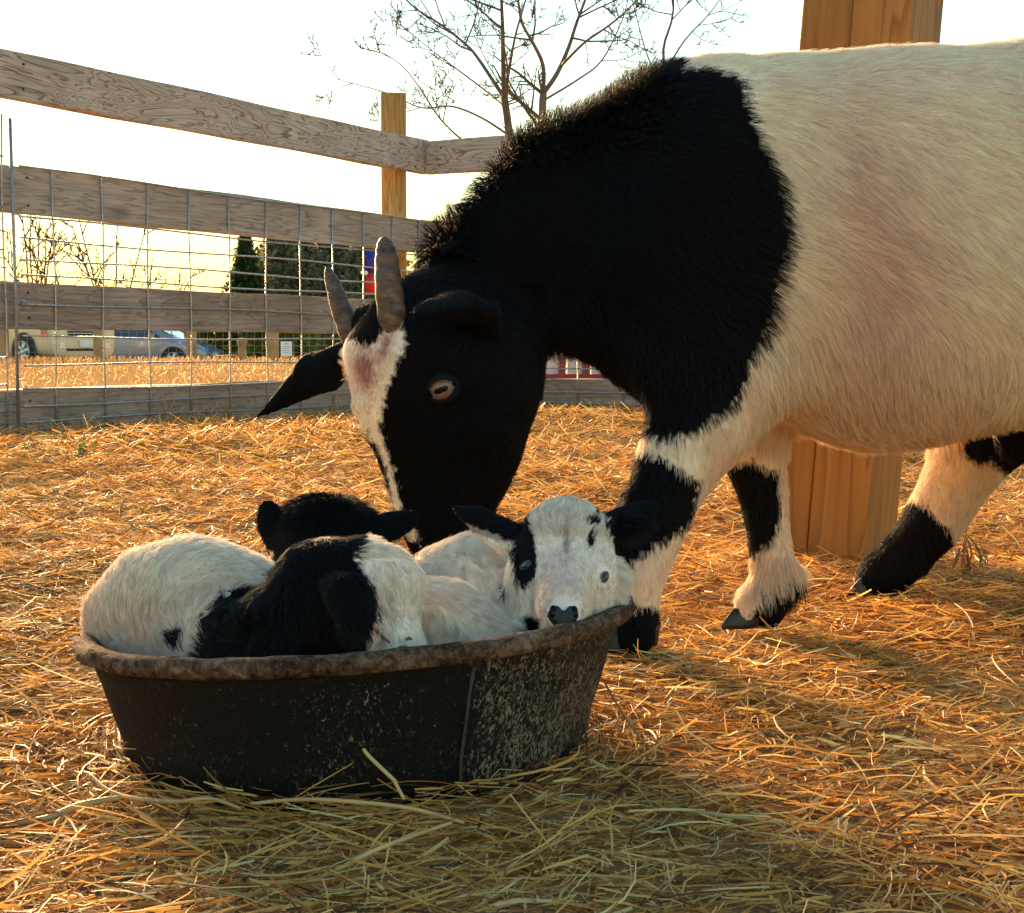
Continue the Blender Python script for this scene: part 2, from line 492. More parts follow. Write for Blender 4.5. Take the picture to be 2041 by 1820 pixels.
PC = np.array((-0.100, 0.966)); PR = 0.179; PZ = 0.0735
TX, TY = 0.0615, -0.046              # the pan sits tilted in the straw: right side and near side up
def pan_z(dx, dy):
    return PZ + TX * dx + TY * dy
pan = empty('feed_pan', (PC[0], PC[1], 0.0), 'round black rubber feed pan with muddy rim holding the three kids', 'feed pan')
NS = 120
def ring_surface(name, prof, mat, closed=False, jitter=0.0):
    vs = []; fs = []
    for j, (r, h) in enumerate(prof):
        for k in range(NS):
            a = 2 * math.pi * k / NS
            wob = 1 + 0.006 * math.sin(3 * a + 0.6) + 0.004 * math.sin(5 * a)
            e = jitter * (math.sin(k * 1.7 + j * 2.3) + math.sin(k * 0.73 + j) + random.uniform(-1, 1)) * 0.5
            dx, dy = (r + e) * wob * math.cos(a), (r + e) * wob * math.sin(a)
            tz = TX * dx + TY * dy
            kf = min(1, max(0, (h + 0.02) / 0.09))
            vs.append((PC[0] + dx, PC[1] + dy, h + tz * (0.45 + 0.55 * kf) + e * 0.5))
    n_ = len(prof)
    for j in range(n_ if closed else n_ - 1):
        for k in range(NS):
            fs.append((j*NS+k, j*NS+(k+1) % NS, ((j+1) % n_)*NS+(k+1) % NS, ((j+1) % n_)*NS+k))
    o = link(name, mesh(name, vs, fs), mat, None, True)
    o.parent = pan
    me = o.data
    me.transform(Matrix.Translation((-PC[0], -PC[1], 0)))
    return o
bowl_prof = [(0.0001, -0.020), (0.06, -0.020), (0.12, -0.020), (0.140, -0.018), (0.148, -0.010), (0.151, 0.008), (0.157, 0.026), (0.163, 0.046), (0.1685, 0.060), (0.1695, 0.064),
             (0.162, 0.066), (0.155, 0.045), (0.146, 0.015), (0.140, -0.002), (0.12, -0.006), (0.0001, -0.006)]
ring_surface('bowl', bowl_prof, M_RUBBER)
ring_surface('rim', [(0.1700, 0.0640), (0.1740, 0.0632), (0.1772, 0.0645), (0.1786, 0.0675), (0.1786, 0.0705), (0.1772, 0.0732), (0.1745, 0.0745), (0.1700, 0.0748), (0.1655, 0.0734), (0.1635, 0.0700), (0.1645, 0.0655)], M_RIM, True, 0.0017)
# raised mould seam down the wall
sa = math.asin((P(948, 1400, 0.80)[0] - PC[0]) / 0.172)
sm = MB()
pts = []
for r, h in [(0.1515, -0.012), (0.1523, 0.008), (0.158, 0.026), (0.1638, 0.046), (0.169, 0.060)]:
    dx, dy = r * math.sin(sa), -r * math.cos(sa)
    pts.append((PC[0] + dx, PC[1] + dy, h + (TX*dx + TY*dy) * (0.45 + 0.55 * min(1, max(0, (h + 0.02) / 0.09)))))
sm.tube(pts, 0.0011, 5).build('seam', plain('seam_rubber', (0.055, 0.045, 0.03), 0.8, 0, 0.4, 200), pan, True)

# ------------------------------------------------------------------ animals: one continuous surface from blended limbs
class Body:
    def __init__(s): s.prims = []
    def cap(s, a, ra, b, rb, k=0.012, L=None, sc=1.0):
        s.prims.append((np.array(a, float), ra, np.array(b, float), rb, k, None if L is None else np.array(L, float) / np.linalg.norm(L), sc)); return s
    def chain(s, pts, k=0.012, L=None, sc=1.0):
        """pts: (u, v, Y, radius in picture units)"""
        q = [(P(u, v, Y), r * Y / F) for u, v, Y, r in pts]
        if len(q) == 1: q = q * 2
        for (a, ra), (b, rb) in zip(q[:-1], q[1:]):
            s.cap(a, ra, b, rb, k, L, sc)
        return s
    def cut(s, a, r, k=0.004):
        s.prims.append((np.array(a, float), -r, np.array(a, float), -r, k, None, 1.0)); return s
    def mesh(s, h):
        lo = np.min([np.minimum(p[0] - abs(p[1]), p[2] - abs(p[3])) for p in s.prims], 0) - 4 * h
        hi = np.max([np.maximum(p[0] + abs(p[1]), p[2] + abs(p[3])) for p in s.prims], 0) + 4 * h
        n = np.ceil((hi - lo) / h).astype(int) + 1
        D = np.full(n, 1.0, np.float32)
        ax = [lo[i] + h * np.arange(n[i]) for i in range(3)]
        for a, ra, b, rb, k, L, sc in s.prims:
            neg = ra < 0; ra, rb = abs(ra), abs(rb)
            m_ = k * 1.6 + 3 * h
            i0 = np.maximum(((np.minimum(a - ra, b - rb) - m_ - lo) / h).astype(int), 0)
            i1 = np.minimum(((np.maximum(a + ra, b + rb) + m_ - lo) / h).astype(int) + 2, n)
            sl = tuple(slice(i0[i], i1[i]) for i in range(3))
            X, Y, Z = np.meshgrid(*[ax[i][i0[i]:i1[i]].astype(np.float32) for i in range(3)], indexing='ij')
            p = np.stack([X - a[0], Y - a[1], Z - a[2]], -1).astype(np.float32)
            d = (b - a).astype(np.float32)
            if L is not None:
                Lf = L.astype(np.float32)
                p = p + (1 / sc - 1) * (p @ Lf)[..., None] * Lf
                d = d + (1 / sc - 1) * float(d @ Lf) * Lf
            dd = float(d @ d)
            t = np.clip((p @ d) / dd, 0, 1) if dd > 1e-12 else np.zeros(X.shape, np.float32)
            e = np.sqrt(((p - t[..., None] * d) ** 2).sum(-1)) - (ra + (rb - ra) * t)
            if L is not None: e = e * (sc ** 0.5)
            o = D[sl]
            if neg:
                hh = np.maximum(k - np.abs(o + e), 0) / k
                D[sl] = np.maximum(o, -e) + hh * hh * k * 0.25
            else:
                hh = np.maximum(k - np.abs(o - e), 0) / k
                D[sl] = np.minimum(o, e) - hh * hh * k * 0.25
        return surface_nets(D, lo, h)

def surface_nets(D, lo, h):
    ins = D < 0
    n = D.shape
    c = [slice(0, -1), slice(1, None)]
    corner = [(i, j, k) for i in (0, 1) for j in (0, 1) for k in (0, 1)]
    cnt = np.zeros((n[0]-1, n[1]-1, n[2]-1), np.int8)
    for i, j, k in corner: cnt += ins[c[i], c[j], c[k]]
    act = (cnt > 0) & (cnt < 8)
    idx = np.full(act.shape, -1, np.int64)
    cells = np.argwhere(act)
    idx[act] = np.arange(len(cells))
    val = {q: D[cells[:, 0] + q[0], cells[:, 1] + q[1], cells[:, 2] + q[2]] for q in corner}
    acc = np.zeros((len(cells), 3)); w_ = np.zeros(len(cells))
    for q in corner:
        for a in range(3):
            if q[a] == 0:
                r = list(q); r[a] = 1; r = tuple(r)
                va, vb = val[q], val[r]
                mk = (va < 0) != (vb < 0)
                t = np.where(mk, va / np.where(mk, va - vb, 1), 0)
                pt = np.tile(np.array(q, float), (len(cells), 1)); pt[:, a] = t
                acc += pt * mk[:, None]; w_ += mk
    V = lo + h * (cells + acc / w_[:, None])
    quads = []
    for a in range(3):
        o1, o2 = [(1, 2), (2, 0), (0, 1)][a]
        sA = [slice(None)] * 3; sB = [slice(None)] * 3
        sA[a] = slice(0, -1); sB[a] = slice(1, None)
        ch = ins[tuple(sA)] != ins[tuple(sB)]
        e = np.argwhere(ch)
        e = e[(e[:, o1] > 0) & (e[:, o2] > 0) & (e[:, o1] < n[o1]-1) & (e[:, o2] < n[o2]-1)]
        flip = ins[tuple(e.T)]
        g = []
        for d1, d2 in ((0, 0), (-1, 0), (-1, -1), (0, -1)):
            r = e.copy(); r[:, o1] += d1; r[:, o2] += d2
            g.append(idx[tuple(r.T)])
        g = np.stack(g, 1)
        g[~flip] = g[~flip][:, ::-1]
        quads.append(g)
    Q = np.concatenate(quads)
    Q = Q[(Q >= 0).all(1)]
    return V, Q

def relax(V, Q, it=2, f=0.5):
    for _ in range(it):
        acc = np.zeros_like(V); w_ = np.zeros(len(V))
        for a in range(4):
            b_ = (a + 1) % 4
            np.add.at(acc, Q[:, a], V[Q[:, b_]]); np.add.at(w_, Q[:, a], 1)
        V = V + f * (acc / np.maximum(w_, 1)[:, None] - V)
    return V

def normals(V, Q):
    fn = np.cross(V[Q[:, 2]] - V[Q[:, 0]], V[Q[:, 3]] - V[Q[:, 1]])
    vn = np.zeros_like(V)
    for a in range(4): np.add.at(vn, Q[:, a], fn)
    return vn / np.maximum(np.linalg.norm(vn, axis=1), 1e-12)[:, None], np.linalg.norm(fn, axis=1)

def inpoly(u, v, poly):
    r = np.zeros(len(u), bool)
    m_ = len(poly)
    for i in range(m_):
        x0, y0 = poly[i]; x1, y1 = poly[(i + 1) % m_]
        c_ = ((y0 > v) != (y1 > v)) & (u < (x1 - x0) * (v - y0) / ((y1 - y0) if y1 != y0 else 1e-9) + x0)
        r ^= c_
    return r

def unit(a): return a / np.maximum(np.linalg.norm(a, axis=1), 1e-9)[:, None]

def wav(p, f, s):
    """smooth vector noise"""
    x, y, z = (p * f).T
    return np.stack([np.sin(x * 1.3 + 2.1 * np.sin(y + s) + s) + np.sin(z * 1.9 + s * 2 + np.sin(x * 0.7)),
                     np.sin(y * 1.7 + 1.6 * np.sin(z + s * 3) + s) + np.sin(x * 2.3 + s),
                     np.sin(z * 1.5 + 1.9 * np.sin(x + s * 5) + s) + np.sin(y * 1.1 + s * 4)], 1) * 0.5

M_COAT = attr_mat('goat_coat', 0.85, 0.08)
M_FUR = attr_mat('goat_fur', 0.50, 0.30, transl=0.22)

def fur(root, V, Q, count, style, coat, rad=0.00022, clump=0.006, cl=0.55, npts=5, tv=0.13):
    """hair over a body: style(p, n) -> flow, lift, length, density"""
    nv, ar = normals(V, Q)
    cen = V[Q].mean(1)
    fw, _, _, dens = style(cen, unit(np.cross(V[Q[:, 2]] - V[Q[:, 0]], V[Q[:, 3]] - V[Q[:, 1]])))
    wgt = ar * dens
    pick = rng.choice(len(Q), count, p=wgt / wgt.sum())
    s_, t_ = rng.random(count)[:, None], rng.random(count)[:, None]
    def bil(A):
        q = A[Q[pick]]
        return (1-s_)*(1-t_)*q[:, 0] + s_*(1-t_)*q[:, 1] + s_*t_*q[:, 2] + (1-s_)*t_*q[:, 3]
    p = bil(V); n_ = unit(bil(nv))
    flow, lift, ln, _ = style(p, n_)
    flow = flow - (flow * n_).sum(1)[:, None] * n_
    flow = unit(flow)
    d = unit(flow * (1 - lift)[:, None] + n_ * lift[:, None])
    ln = ln * rng.uniform(0.65, 1.15, count)
    d = unit(d + rng.normal(0, 0.09, (count, 3)))
    tip = p + d * ln[:, None]
    # tufts: tips of neighbours lean together
    area = ar.sum() * 0.5
    ng = int(area / (clump * clump))
    gi = rng.choice(count, min(ng, count // 4), replace=False)
    kd = KDTree(len(gi))
    gp = p[gi] + rng.normal(0, clump * 0.2, (len(gi), 3))
    for i_, c_ in enumerate(gp): kd.insert(c_, i_)
    kd.balance()
    inv = np.fromiter((kd.find(c_)[1] for c_ in p), np.int64, count)
    _, inv = np.unique(inv, return_inverse=True)
    cnt = np.bincount(inv).astype(float)
    mean = np.stack([np.bincount(inv, tip[:, a]) / cnt for a in range(3)], 1)
    seed_ = rng.normal(0, 1, (len(cnt), 3))
    off = (mean[inv] + seed_[inv] * ln[:, None] * 0.12 - tip) * np.clip(ln / 0.012, 0.25, 1)[:, None]
    off -= (off * n_).sum(1)[:, None] * n_ * 0.5
    tone = 1 + tv * np.clip(seed_[inv][:, :1], -2, 1.3)
    T = np.linspace(0, 1, npts)
    pts = np.empty((count, npts, 3), np.float32)
    for i, t in enumerate(T):
        arc = n_ * (ln * 0.18 * math.sin(t * math.pi))[:, None] * 0.6
        sag = np.array((0, 0, -1.0)) * (ln * 0.10 * t * t)[:, None]
        pts[:, i] = p + d * (ln * t)[:, None] + off * (cl * t * t) + arc + sag - n_ * 0.0012 * (1 - t)
    c3 = coat(p) * tone * rng.uniform(0.86, 1.1, (count, 1))
    hc = bpy.data.hair_curves.new('fur')
    hc.add_curves([npts] * count)
    hc.attributes['position'].data.foreach_set('vector', pts.ravel())
    ra = hc.attributes.get('radius') or hc.attributes.new('radius', 'FLOAT', 'POINT')
    rr = (np.tile(np.linspace(1.0, 0.25, npts), (count, 1)) * (rad * rng.uniform(0.8, 1.25, (count, 1)))).astype(np.float32)
    ra.data.foreach_set('value', rr.ravel())
    ca = hc.attributes.new('col', 'FLOAT_COLOR', 'CURVE')
    cc = np.ones((count, 4), np.float32); cc[:, :3] = np.clip(c3, 0.001, 0.95)
    ca.data.foreach_set('color', cc.ravel())
    hc.materials.append(M_FUR)
    o = bpy.data.objects.new('fur', hc); COL.objects.link(o)
    o.parent = root; o.matrix_parent_inverse = world_matrix(root).inverted()
    return o

def skin_mesh(root, V, Q, coat, name='body'):
    me = np_mesh(name, V, Q)
    vcol(me, coat(V))
    me.materials.append(M_COAT)
    return link(name, me, None, root, True)

def hit(bvh, u, v):
    p = P(u, v, 1.0); o = Vector((0, 0, CAM_H))
    d = (Vector(p) - o).normalized()
    loc, nor, _, _ = bvh.ray_cast(o, d)
    return loc, nor

def bvh_of(V, Q):
    return BVHTree.FromPolygons([tuple(q) for q in V], [tuple(int(i) for i in q) for q in Q])

M_EYE = plain('amber_eye', (0.19, 0.11, 0.055), 0.35, 0, 0.2, 300, coat=0.1)
M_PUPIL = plain('dark_pupil', (0.003, 0.003, 0.003), 0.1, 0, 0.1, 300, spec=0.15)
M_LID = plain('eyelid_skin', (0.16, 0.085, 0.075), 0.5, 0, 0.3, 300)
M_LIDG = plain('tan_eyelid', (0.10, 0.06, 0.045), 0.45, 0, 0.3, 300)
M_DARKLID = plain('dark_eyelid', (0.015, 0.012, 0.012), 0.45, 0, 0.3, 300)
M_NOSE = plain('wet_nose', (0.008, 0.007, 0.007), 0.5, 0, 0.4, 500, bump=0.5)
M_BLACKHAIR = plain('black_lash', (0.004, 0.004, 0.0045), 0.7, spec=0.15)

def sphere(mb, c, r, sc=(1, 1, 1), nu=20, nv_=12, M=None):
    vs = []; fs = []
    for j in range(nv_ + 1):
        th = math.pi * j / nv_
        for i in range(nu):
            ph = 2 * math.pi * i / nu
            q = Vector((r*sc[0]*math.sin(th)*math.cos(ph), r*sc[1]*math.sin(th)*math.sin(ph), r*sc[2]*math.cos(th)))
            if M is not None: q = M @ q
            vs.append(q + Vector(c))
    for j in range(nv_):
        for i in range(nu):
            fs.append((j*nu+i, (j+1)*nu+i, (j+1)*nu+(i+1) % nu, j*nu+(i+1) % nu))
    return mb.add(vs, fs)

def frame(nor, along):
    """matrix: x along the slit, z out of the head"""
    z = Vector(nor).normalized(); x = Vector(along); x = (x - z * x.dot(z)).normalized(); y = z.cross(x)
    return Matrix(((x.x, y.x, z.x), (x.y, y.y, z.y), (x.z, y.z, z.z)))

def eye(root, loc, nor, r, along, slit=True, lid=M_LID, iris=M_EYE, open_=0.62, asp=1.0, sink=0.62, lt=0.13):
    Mx = frame(nor, along)
    c = Vector(loc) - Vector(nor) * r * sink
    e = sphere(MB(), c, r).build('eye', iris, root, True)
    # bar pupil
    pm = MB(); vs = []; fs = []
    rows, colsn = 5, 13
    for i in range(colsn):
        for j in range(rows):
            a = (i / (colsn-1) - 0.5) * 2; b_ = (j / (rows-1) - 0.5) * 2
            hx = (0.56 if slit else 0.55) * r * a; hy = (0.21 if slit else 0.5) * r * b_ * math.sqrt(max(0, 1 - (a ** 4 if slit else a * a)) + 0.02)
            hz = math.sqrt(max(r * r * 1.012 - hx * hx - hy * hy, 0))
            vs.append(c + Mx @ Vector((hx, hy, hz)))
    for i in range(colsn - 1):
        for j in range(rows - 1):
            fs.append((i*rows+j, (i+1)*rows+j, (i+1)*rows+j+1, i*rows+j+1))
    pm.add(vs, fs).build('pupil', M_PUPIL, e, True)
    # lids: black skin closing in on the ball, with a thin paler edge along the almond opening
    lm = MB(); nk = 36; vs = []; ring = []
    for k in range(nk):
        a = 2 * math.pi * k / nk
        x_, y_ = 0.98 * math.cos(a) * asp, open_ * math.sin(a) * (1 - 0.22 * math.cos(a) ** 2)
        zz_ = math.sqrt(max(1.05 - min(x_*x_ + y_*y_, 1.0), 0.05))
        q0 = Vector((x_, y_, zz_)); ring.append(c + Mx @ (q0 * r))
        rr_ = math.hypot(x_, y_)
        mid = Vector((x_ / rr_ * (rr_ + 0.18), y_ / rr_ * (rr_ + 0.18), zz_ + 0.10))
        out = Vector((1.45 * math.cos(a), 1.30 * math.sin(a), sink - 0.35))
        vs += [c + Mx @ (q * r) for q in (q0, mid, (mid * 0.45 + out * 0.55) + Vector((0, 0, 0.12)), out)]
    fs = [(k*4+m_, ((k+1) % nk)*4+m_, ((k+1) % nk)*4+m_+1, k*4+m_+1) for k in range(nk) for m_ in range(3)]
    lm.add(vs, fs).build('eyelid', M_BLACKHAIR, e, True)
    ring.append(ring[0])
    MB().tube(ring, r * lt, 6, cap=False).build('lid_edge', lid, e, True)
    return e

def kid_eye(root, loc, nor, r, along, lid):
    Mx = frame(nor, along); c = Vector(loc) + Vector(nor) * 0.0006
    e = sphere(MB(), c, r, (1, 0.56, 0.42), M=Mx).build('eye', M_KEYE, root, True)
    ring = [c + Mx @ Vector((1.03 * r * math.cos(a), 0.60 * r * math.sin(a) * (1 - 0.2 * math.cos(a) ** 2), 0.10 * r)) for a in np.linspace(0, 2 * math.pi, 27)]
    MB().tube(ring, r * 0.14, 6, cap=False).build('eyelid', lid, e, True)
M_KEYE = plain('dark_wet_eye', (0.004, 0.003, 0.003), 0.12, 0, 0.1, 300, coat=0.6)
BLACK = np.array((0.0030, 0.0029, 0.0033)); CREAM = np.array((0.97, 0.81, 0.62)); WHITE = np.array((0.91, 0.79, 0.65)); PINK = np.array((0.80, 0.54, 0.41)); RUST = np.array((0.42, 0.13, 0.07))

# ---------------- the mother
goat = empty('goat', (0.25, 1.33, 0), 'big black and cream horned goat bending down over the feed pan', 'goat')
gb = Body()
BL = (0.14, -1, 0)
gb.chain([(1450, 455, 1.31, 325), (1760, 500, 1.335, 376), (2150, 462, 1.375, 368), (2420, 440, 1.40, 300)], 0.02, BL, 0.80)
gb.chain([(1430, 262, 1.31, 95), (1560, 265, 1.325, 95)], 0.04, BL, 0.75)       # withers
gb.chain([(1385, 468, 1.30, 270), (1170, 470, 1.295, 195), (985, 575, 1.30, 150)], 0.03, BL, 0.58)         # neck
gb.chain([(1385, 640, 1.30, 165), (1420, 700, 1.30, 145)], 0.04, BL, 0.75)                                  # brisket
gb.chain([(1440, 560, 1.245, 200), (1420, 700, 1.24, 140)], 0.05, BL, 0.5)                                   # near shoulder
# head, turned a little towards the lens
HL = (0.5, -0.866, 0.1)
gb.chain([(850, 670, 1.24, 100), (882, 735, 1.235, 186), (892, 815, 1.232, 164), (897, 890, 1.228, 122), (888, 965, 1.225, 96), (884, 1020, 1.222, 78), (884, 1065, 1.22, 60)], 0.02, HL, 0.60)
gb.chain([(960, 760, 1.215, 62), (945, 840, 1.21, 48)], 0.03)                                                # cheek
gb.chain([(985, 800, 1.235, 58), (955, 930, 1.23, 40)], 0.025)                                              # jaw line
gb.chain([(950, 610, 1.285, 130), (960, 720, 1.25, 120)], 0.02, HL, 0.6)                                    # throat and nape
gb.chain([(800, 665, 1.25, 45), (745, 650, 1.27, 45)], 0.012)                                               # poll between the horns
gb.chain([(745, 705, 1.235, 62), (765, 800, 1.225, 55)], 0.015, HL, 1.0)                                      # brow ridge
gb.chain([(900, 755, 1.195, 40)], 0.02)                                                                        # eye socket rise
gb.chain([(900, 1075, 1.215, 60), (885, 1100, 1.212, 45)], 0.015, HL, 0.8)                                    # lips
# ears
far_e = [(715, 690, 1.27, 26), (638, 742, 1.287, 46), (508, 836, 1.305, 3)]
gb.chain(far_e, 0.006, (0.25, -0.75, 0.6), 0.22)
near_e = [(972, 668, 1.205, 26), (948, 622, 1.18, 42), (900, 604, 1.15, 46), (852, 615, 1.128, 30), (812, 636, 1.112, 6)]
gb.chain(near_e, 0.005, (-0.15, -0.45, 0.88), 0.20)
# near fore leg, stepping forward
gb.chain([(1430, 740, 1.26, 120), (1392, 850, 1.25, 88), (1345, 935, 1.245, 66), (1300, 1030, 1.24, 60), (1278, 1105, 1.24, 50), (1268, 1160, 1.24, 36), (1278, 1215, 1.24, 29)], 0.02)
gb.chain([(1276, 1222, 1.24, 34), (1262, 1268, 1.236, 40), (1258, 1284, 1.234, 34)], 0.008)
# far fore leg
gb.chain([(1500, 760, 1.345, 95), (1502, 850, 1.35, 62), (1507, 923, 1.352, 45), (1521, 981, 1.354, 35), (1528, 1034, 1.354, 29), (1536, 1092, 1.354, 29), (1545, 1140, 1.354, 38)], 0.02)
gb.chain([(1540, 1150, 1.352, 36), (1492, 1205, 1.340, 24), (1484, 1228, 1.338, 19)], 0.008)
gb.chain([(1548, 1150, 1.355, 36), (1535, 1205, 1.352, 32), (1530, 1226, 1.35, 27)], 0.008)
gb.chain([(1575, 1140, 1.36, 16), (1588, 1170, 1.362, 10)], 0.01)
# hind legs
gb.chain([(2110, 640, 1.47, 170), (2010, 800, 1.475, 105), (1955, 870, 1.48, 72), (1915, 940, 1.49, 55), (1880, 1005, 1.50, 46), (1852, 1050, 1.505, 42), (1808, 1105, 1.51, 46)], 0.025)
gb.chain([(1800, 1112, 1.51, 46), (1762, 1148, 1.512, 44), (1738, 1165, 1.512, 34)], 0.012)
gb.chain([(2280, 600, 1.31, 180), (2260, 800, 1.30, 95), (2320, 960, 1.31, 58), (2330, 1100, 1.31, 40), (2320, 1200, 1.315, 34), (2305, 1235, 1.315, 40)], 0.025)
gb.chain([(2090, 800, 1.40, 90), (2060, 850, 1.39, 60)], 0.03)
gb.chain([(2020, 860, 1.38, 26), (2012, 902, 1.378, 13)], 0.015)
gb.chain([(2600, 300, 1.42, 60), (2700, 200, 1.43, 30)], 0.03)
gV, gQ = gb.mesh(0.0036)
gV = relax(gV, gQ, 2, 0.4)

G_BLACK = [(1300, 60), (1365, 140), (1440, 140), (1478, 150), (1482, 205), (1530, 310), (1563, 375), (1570, 450), (1556, 560), (1538, 640), (1500, 725), (1470, 790), (1425, 838), (1385, 862), (1318, 876), (1200, 860), (1000, 1500), (400, 1500), (400, 0), (1200, 0)]
G_BLAZE = [(800, 655), (812, 690), (790, 745), (765, 790), (758, 850), (768, 880), (780, 950), (808, 1030), (838, 1090), (800, 1075), (770, 960), (750, 885), (712, 838), (686, 790), (676, 700), (690, 680), (735, 690), (760, 660)]
G_LEG1 = [(1270, 905), (1330, 915), (1400, 965), (1380, 1030), (1330, 1078), (1240, 1140), (1180, 1140), (1180, 960)]
G_HOOF1 = [(1200, 1214), (1340, 1214), (1340, 1320), (1200, 1320)]
G_LEG2 = [(1440, 925), (1500, 918), (1552, 935), (1556, 1010), (1540, 1075), (1510, 1102), (1460, 1100)]
G_HOOF2 = [(1515, 1180), (1545, 1160), (1600, 1140), (1610, 1250), (1500, 1250)]
G_HIND = [(1790, 985), (1830, 1010), (1905, 1060), (1905, 1230), (1650, 1230), (1650, 1000)]
G_PATCH = [(1905, 865), (1925, 845), (1975, 850), (2020, 800), (2080, 790), (2080, 1000), (1995, 920), (1960, 925), (1925, 910)]
def goat_coat(p, jit=True):
    u, v = proj(p)
    j = rng.normal(0, 3.0, (2, len(u))) if jit else np.zeros((2, len(u)))
    w3 = wav(p, 55, 0.7) * 7
    u = u + j[0] + w3[:, 0]; v = v + j[1] + w3[:, 1]
    near_side = p[:, 1] < 1.42
    bl = inpoly(u, v, G_BLACK)
    front = p[:, 1] < 1.29
    blz = inpoly(u, v, G_BLAZE) & (p[:, 1] < 1.30) & (v > 640)
    bl &= ~blz
    legs = (inpoly(u, v, G_LEG1) & front) | (inpoly(u, v, G_HOOF1) & front) | ((inpoly(u, v, G_LEG2) | inpoly(u, v, G_HOOF2)) & (p[:, 1] > 1.30) & (v > 900)) | (inpoly(u, v, G_HIND) & (p[:, 1] > 1.43)) | (inpoly(u, v, G_PATCH) & (p[:, 1] > 1.33))
    near_hind = (u > 2150) & (v > 1050)
    c = np.tile(CREAM, (len(u), 1))
    # pinkish shading of the flank, painted into the coat colour
    t = np.clip(np.exp(-(((u - 1760) / 120) ** 2 + ((v - 560) / 260) ** 2)) * 0.75 + 0.4 * np.exp(-(((u - 1700) / 60) ** 2 + ((v - 330) / 120) ** 2)), 0, 1)[:, None]
    c = c * (1 - t) + PINK * t
    t2 = np.clip((v - 650) / 260, 0, 1)[:, None] * 0.35 * (u > 1400)[:, None] * (u < 2000)[:, None]  # tan bounce light from the ground, painted into the hair towards the belly
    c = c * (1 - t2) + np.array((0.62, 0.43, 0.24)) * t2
    rust = np.clip(np.exp(-(((u - 728) / 24) ** 2 + ((v - 738) / 42) ** 2)) * 1.1 + 0.8 * np.exp(-(((u - 770) / 16) ** 2 + ((v - 690) / 40) ** 2)), 0, 0.9)[:, None] * blz[:, None]
    c = c * (1 - rust) + RUST * rust
    c[bl | legs | near_hind] = BLACK
    c[bl | legs | near_hind] = BLACK
    return c
def goat_style(p, n_):
    u, v = proj(p)
    m_ = len(u)
    flow = np.tile(np.array((0.75, 0.0, -0.6)), (m_, 1))
    top = np.clip((260 - v) / 160, 0, 1)
    flow = flow * (1 - top)[:, None] + np.array((1.0, 0, -0.05)) * top[:, None]
    low = np.clip((v - 560) / 200, 0, 1)
    flow = flow * (1 - low)[:, None] + np.array((0.25, 0, -1.0)) * low[:, None]
    head = (u < 1075) & (v > 560)
    flow[head] = (0.35, 0.0, 0.6)
    flow += wav(p, 28, 2.0) * 0.22 + wav(p, 75, 4.0) * 0.12
    lift = np.full(m_, 0.20)
    ln = np.where(u > 1500, 0.017, 0.010)
    crest = np.clip((n_[:, 2] - 0.35) / 0.4, 0, 1) * np.clip((1360 - u) / 90, 0, 1) * (u > 790) * (v < 520)
    lift = lift + 0.42 * crest
    ln = ln + 0.013 * crest
    chest = np.clip((-n_[:, 2] - 0.2) / 0.5, 0, 1) * (u > 1100) * (u < 1420) * (v < 900)
    ln = ln + 0.006 * chest; lift = lift + 0.12 * chest
    leg = ((v > 890) & (u > 1150)) 
    ln[leg] = 0.0075; lift[leg] = 0.18; flow[leg] = np.array((0.15, 0, -1)) + wav(p[leg], 90, 3.0) * 0.15
    feath = leg & (v > 1100) & (v < 1190) & (u > 1490) & (u < 1620)
    ln[feath] = 0.02
    hoof = leg & (p[:, 2] < 0.022)
    ln[hoof] = 0.004; lift[hoof] = 0.1
    ln[head] = 0.0065; lift[head] = 0.16
    ear = ((u < 705) & (v > 640)) | ((u > 790) & (u < 985) & (v > 560) & (v < 690) & (p[:, 1] < 1.18))
    ln[ear] = np.where(u[ear] < 720, 0.0026, 0.0045); lift[ear] = 0.12
    dens = np.where(n_[:, 1] < 0.35, 1.0, 0.35)
    dens = np.where(u > 2120, dens * 0.3, dens)
    dens = np.where(head, dens * 1.3, dens)
    dens = np.where(leg, dens * 1.2, dens)
    return flow, np.clip(lift, 0, 0.8), ln, dens
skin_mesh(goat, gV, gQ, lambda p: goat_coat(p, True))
g_bvh = bvh_of(gV, gQ)
loc, nor = hit(g_bvh, 880, 776)
eye(goat, loc, Vector((nor.x * 0.7 - 0.05, nor.y, nor.z * 0.5 - 0.05)).normalized(), 0.0108, (1, 0, 0.42), lid=M_LIDG, open_=0.62, sink=0.55, lt=0.07)
EYE_G = np.array(loc)
def goat_style2(p, n_):
    f_, li, ln, de = goat_style(p, n_)
    d = np.linalg.norm(p - EYE_G, axis=1)
    ln = np.where(d < 0.013, 0.0015, ln); de = np.where(d < 0.012, 0.0, de)
    return f_, li, ln, de
fur(goat, gV, gQ, 240000, goat_style2, goat_coat, 0.00020, 0.0070, 0.6, 5, 0.07)

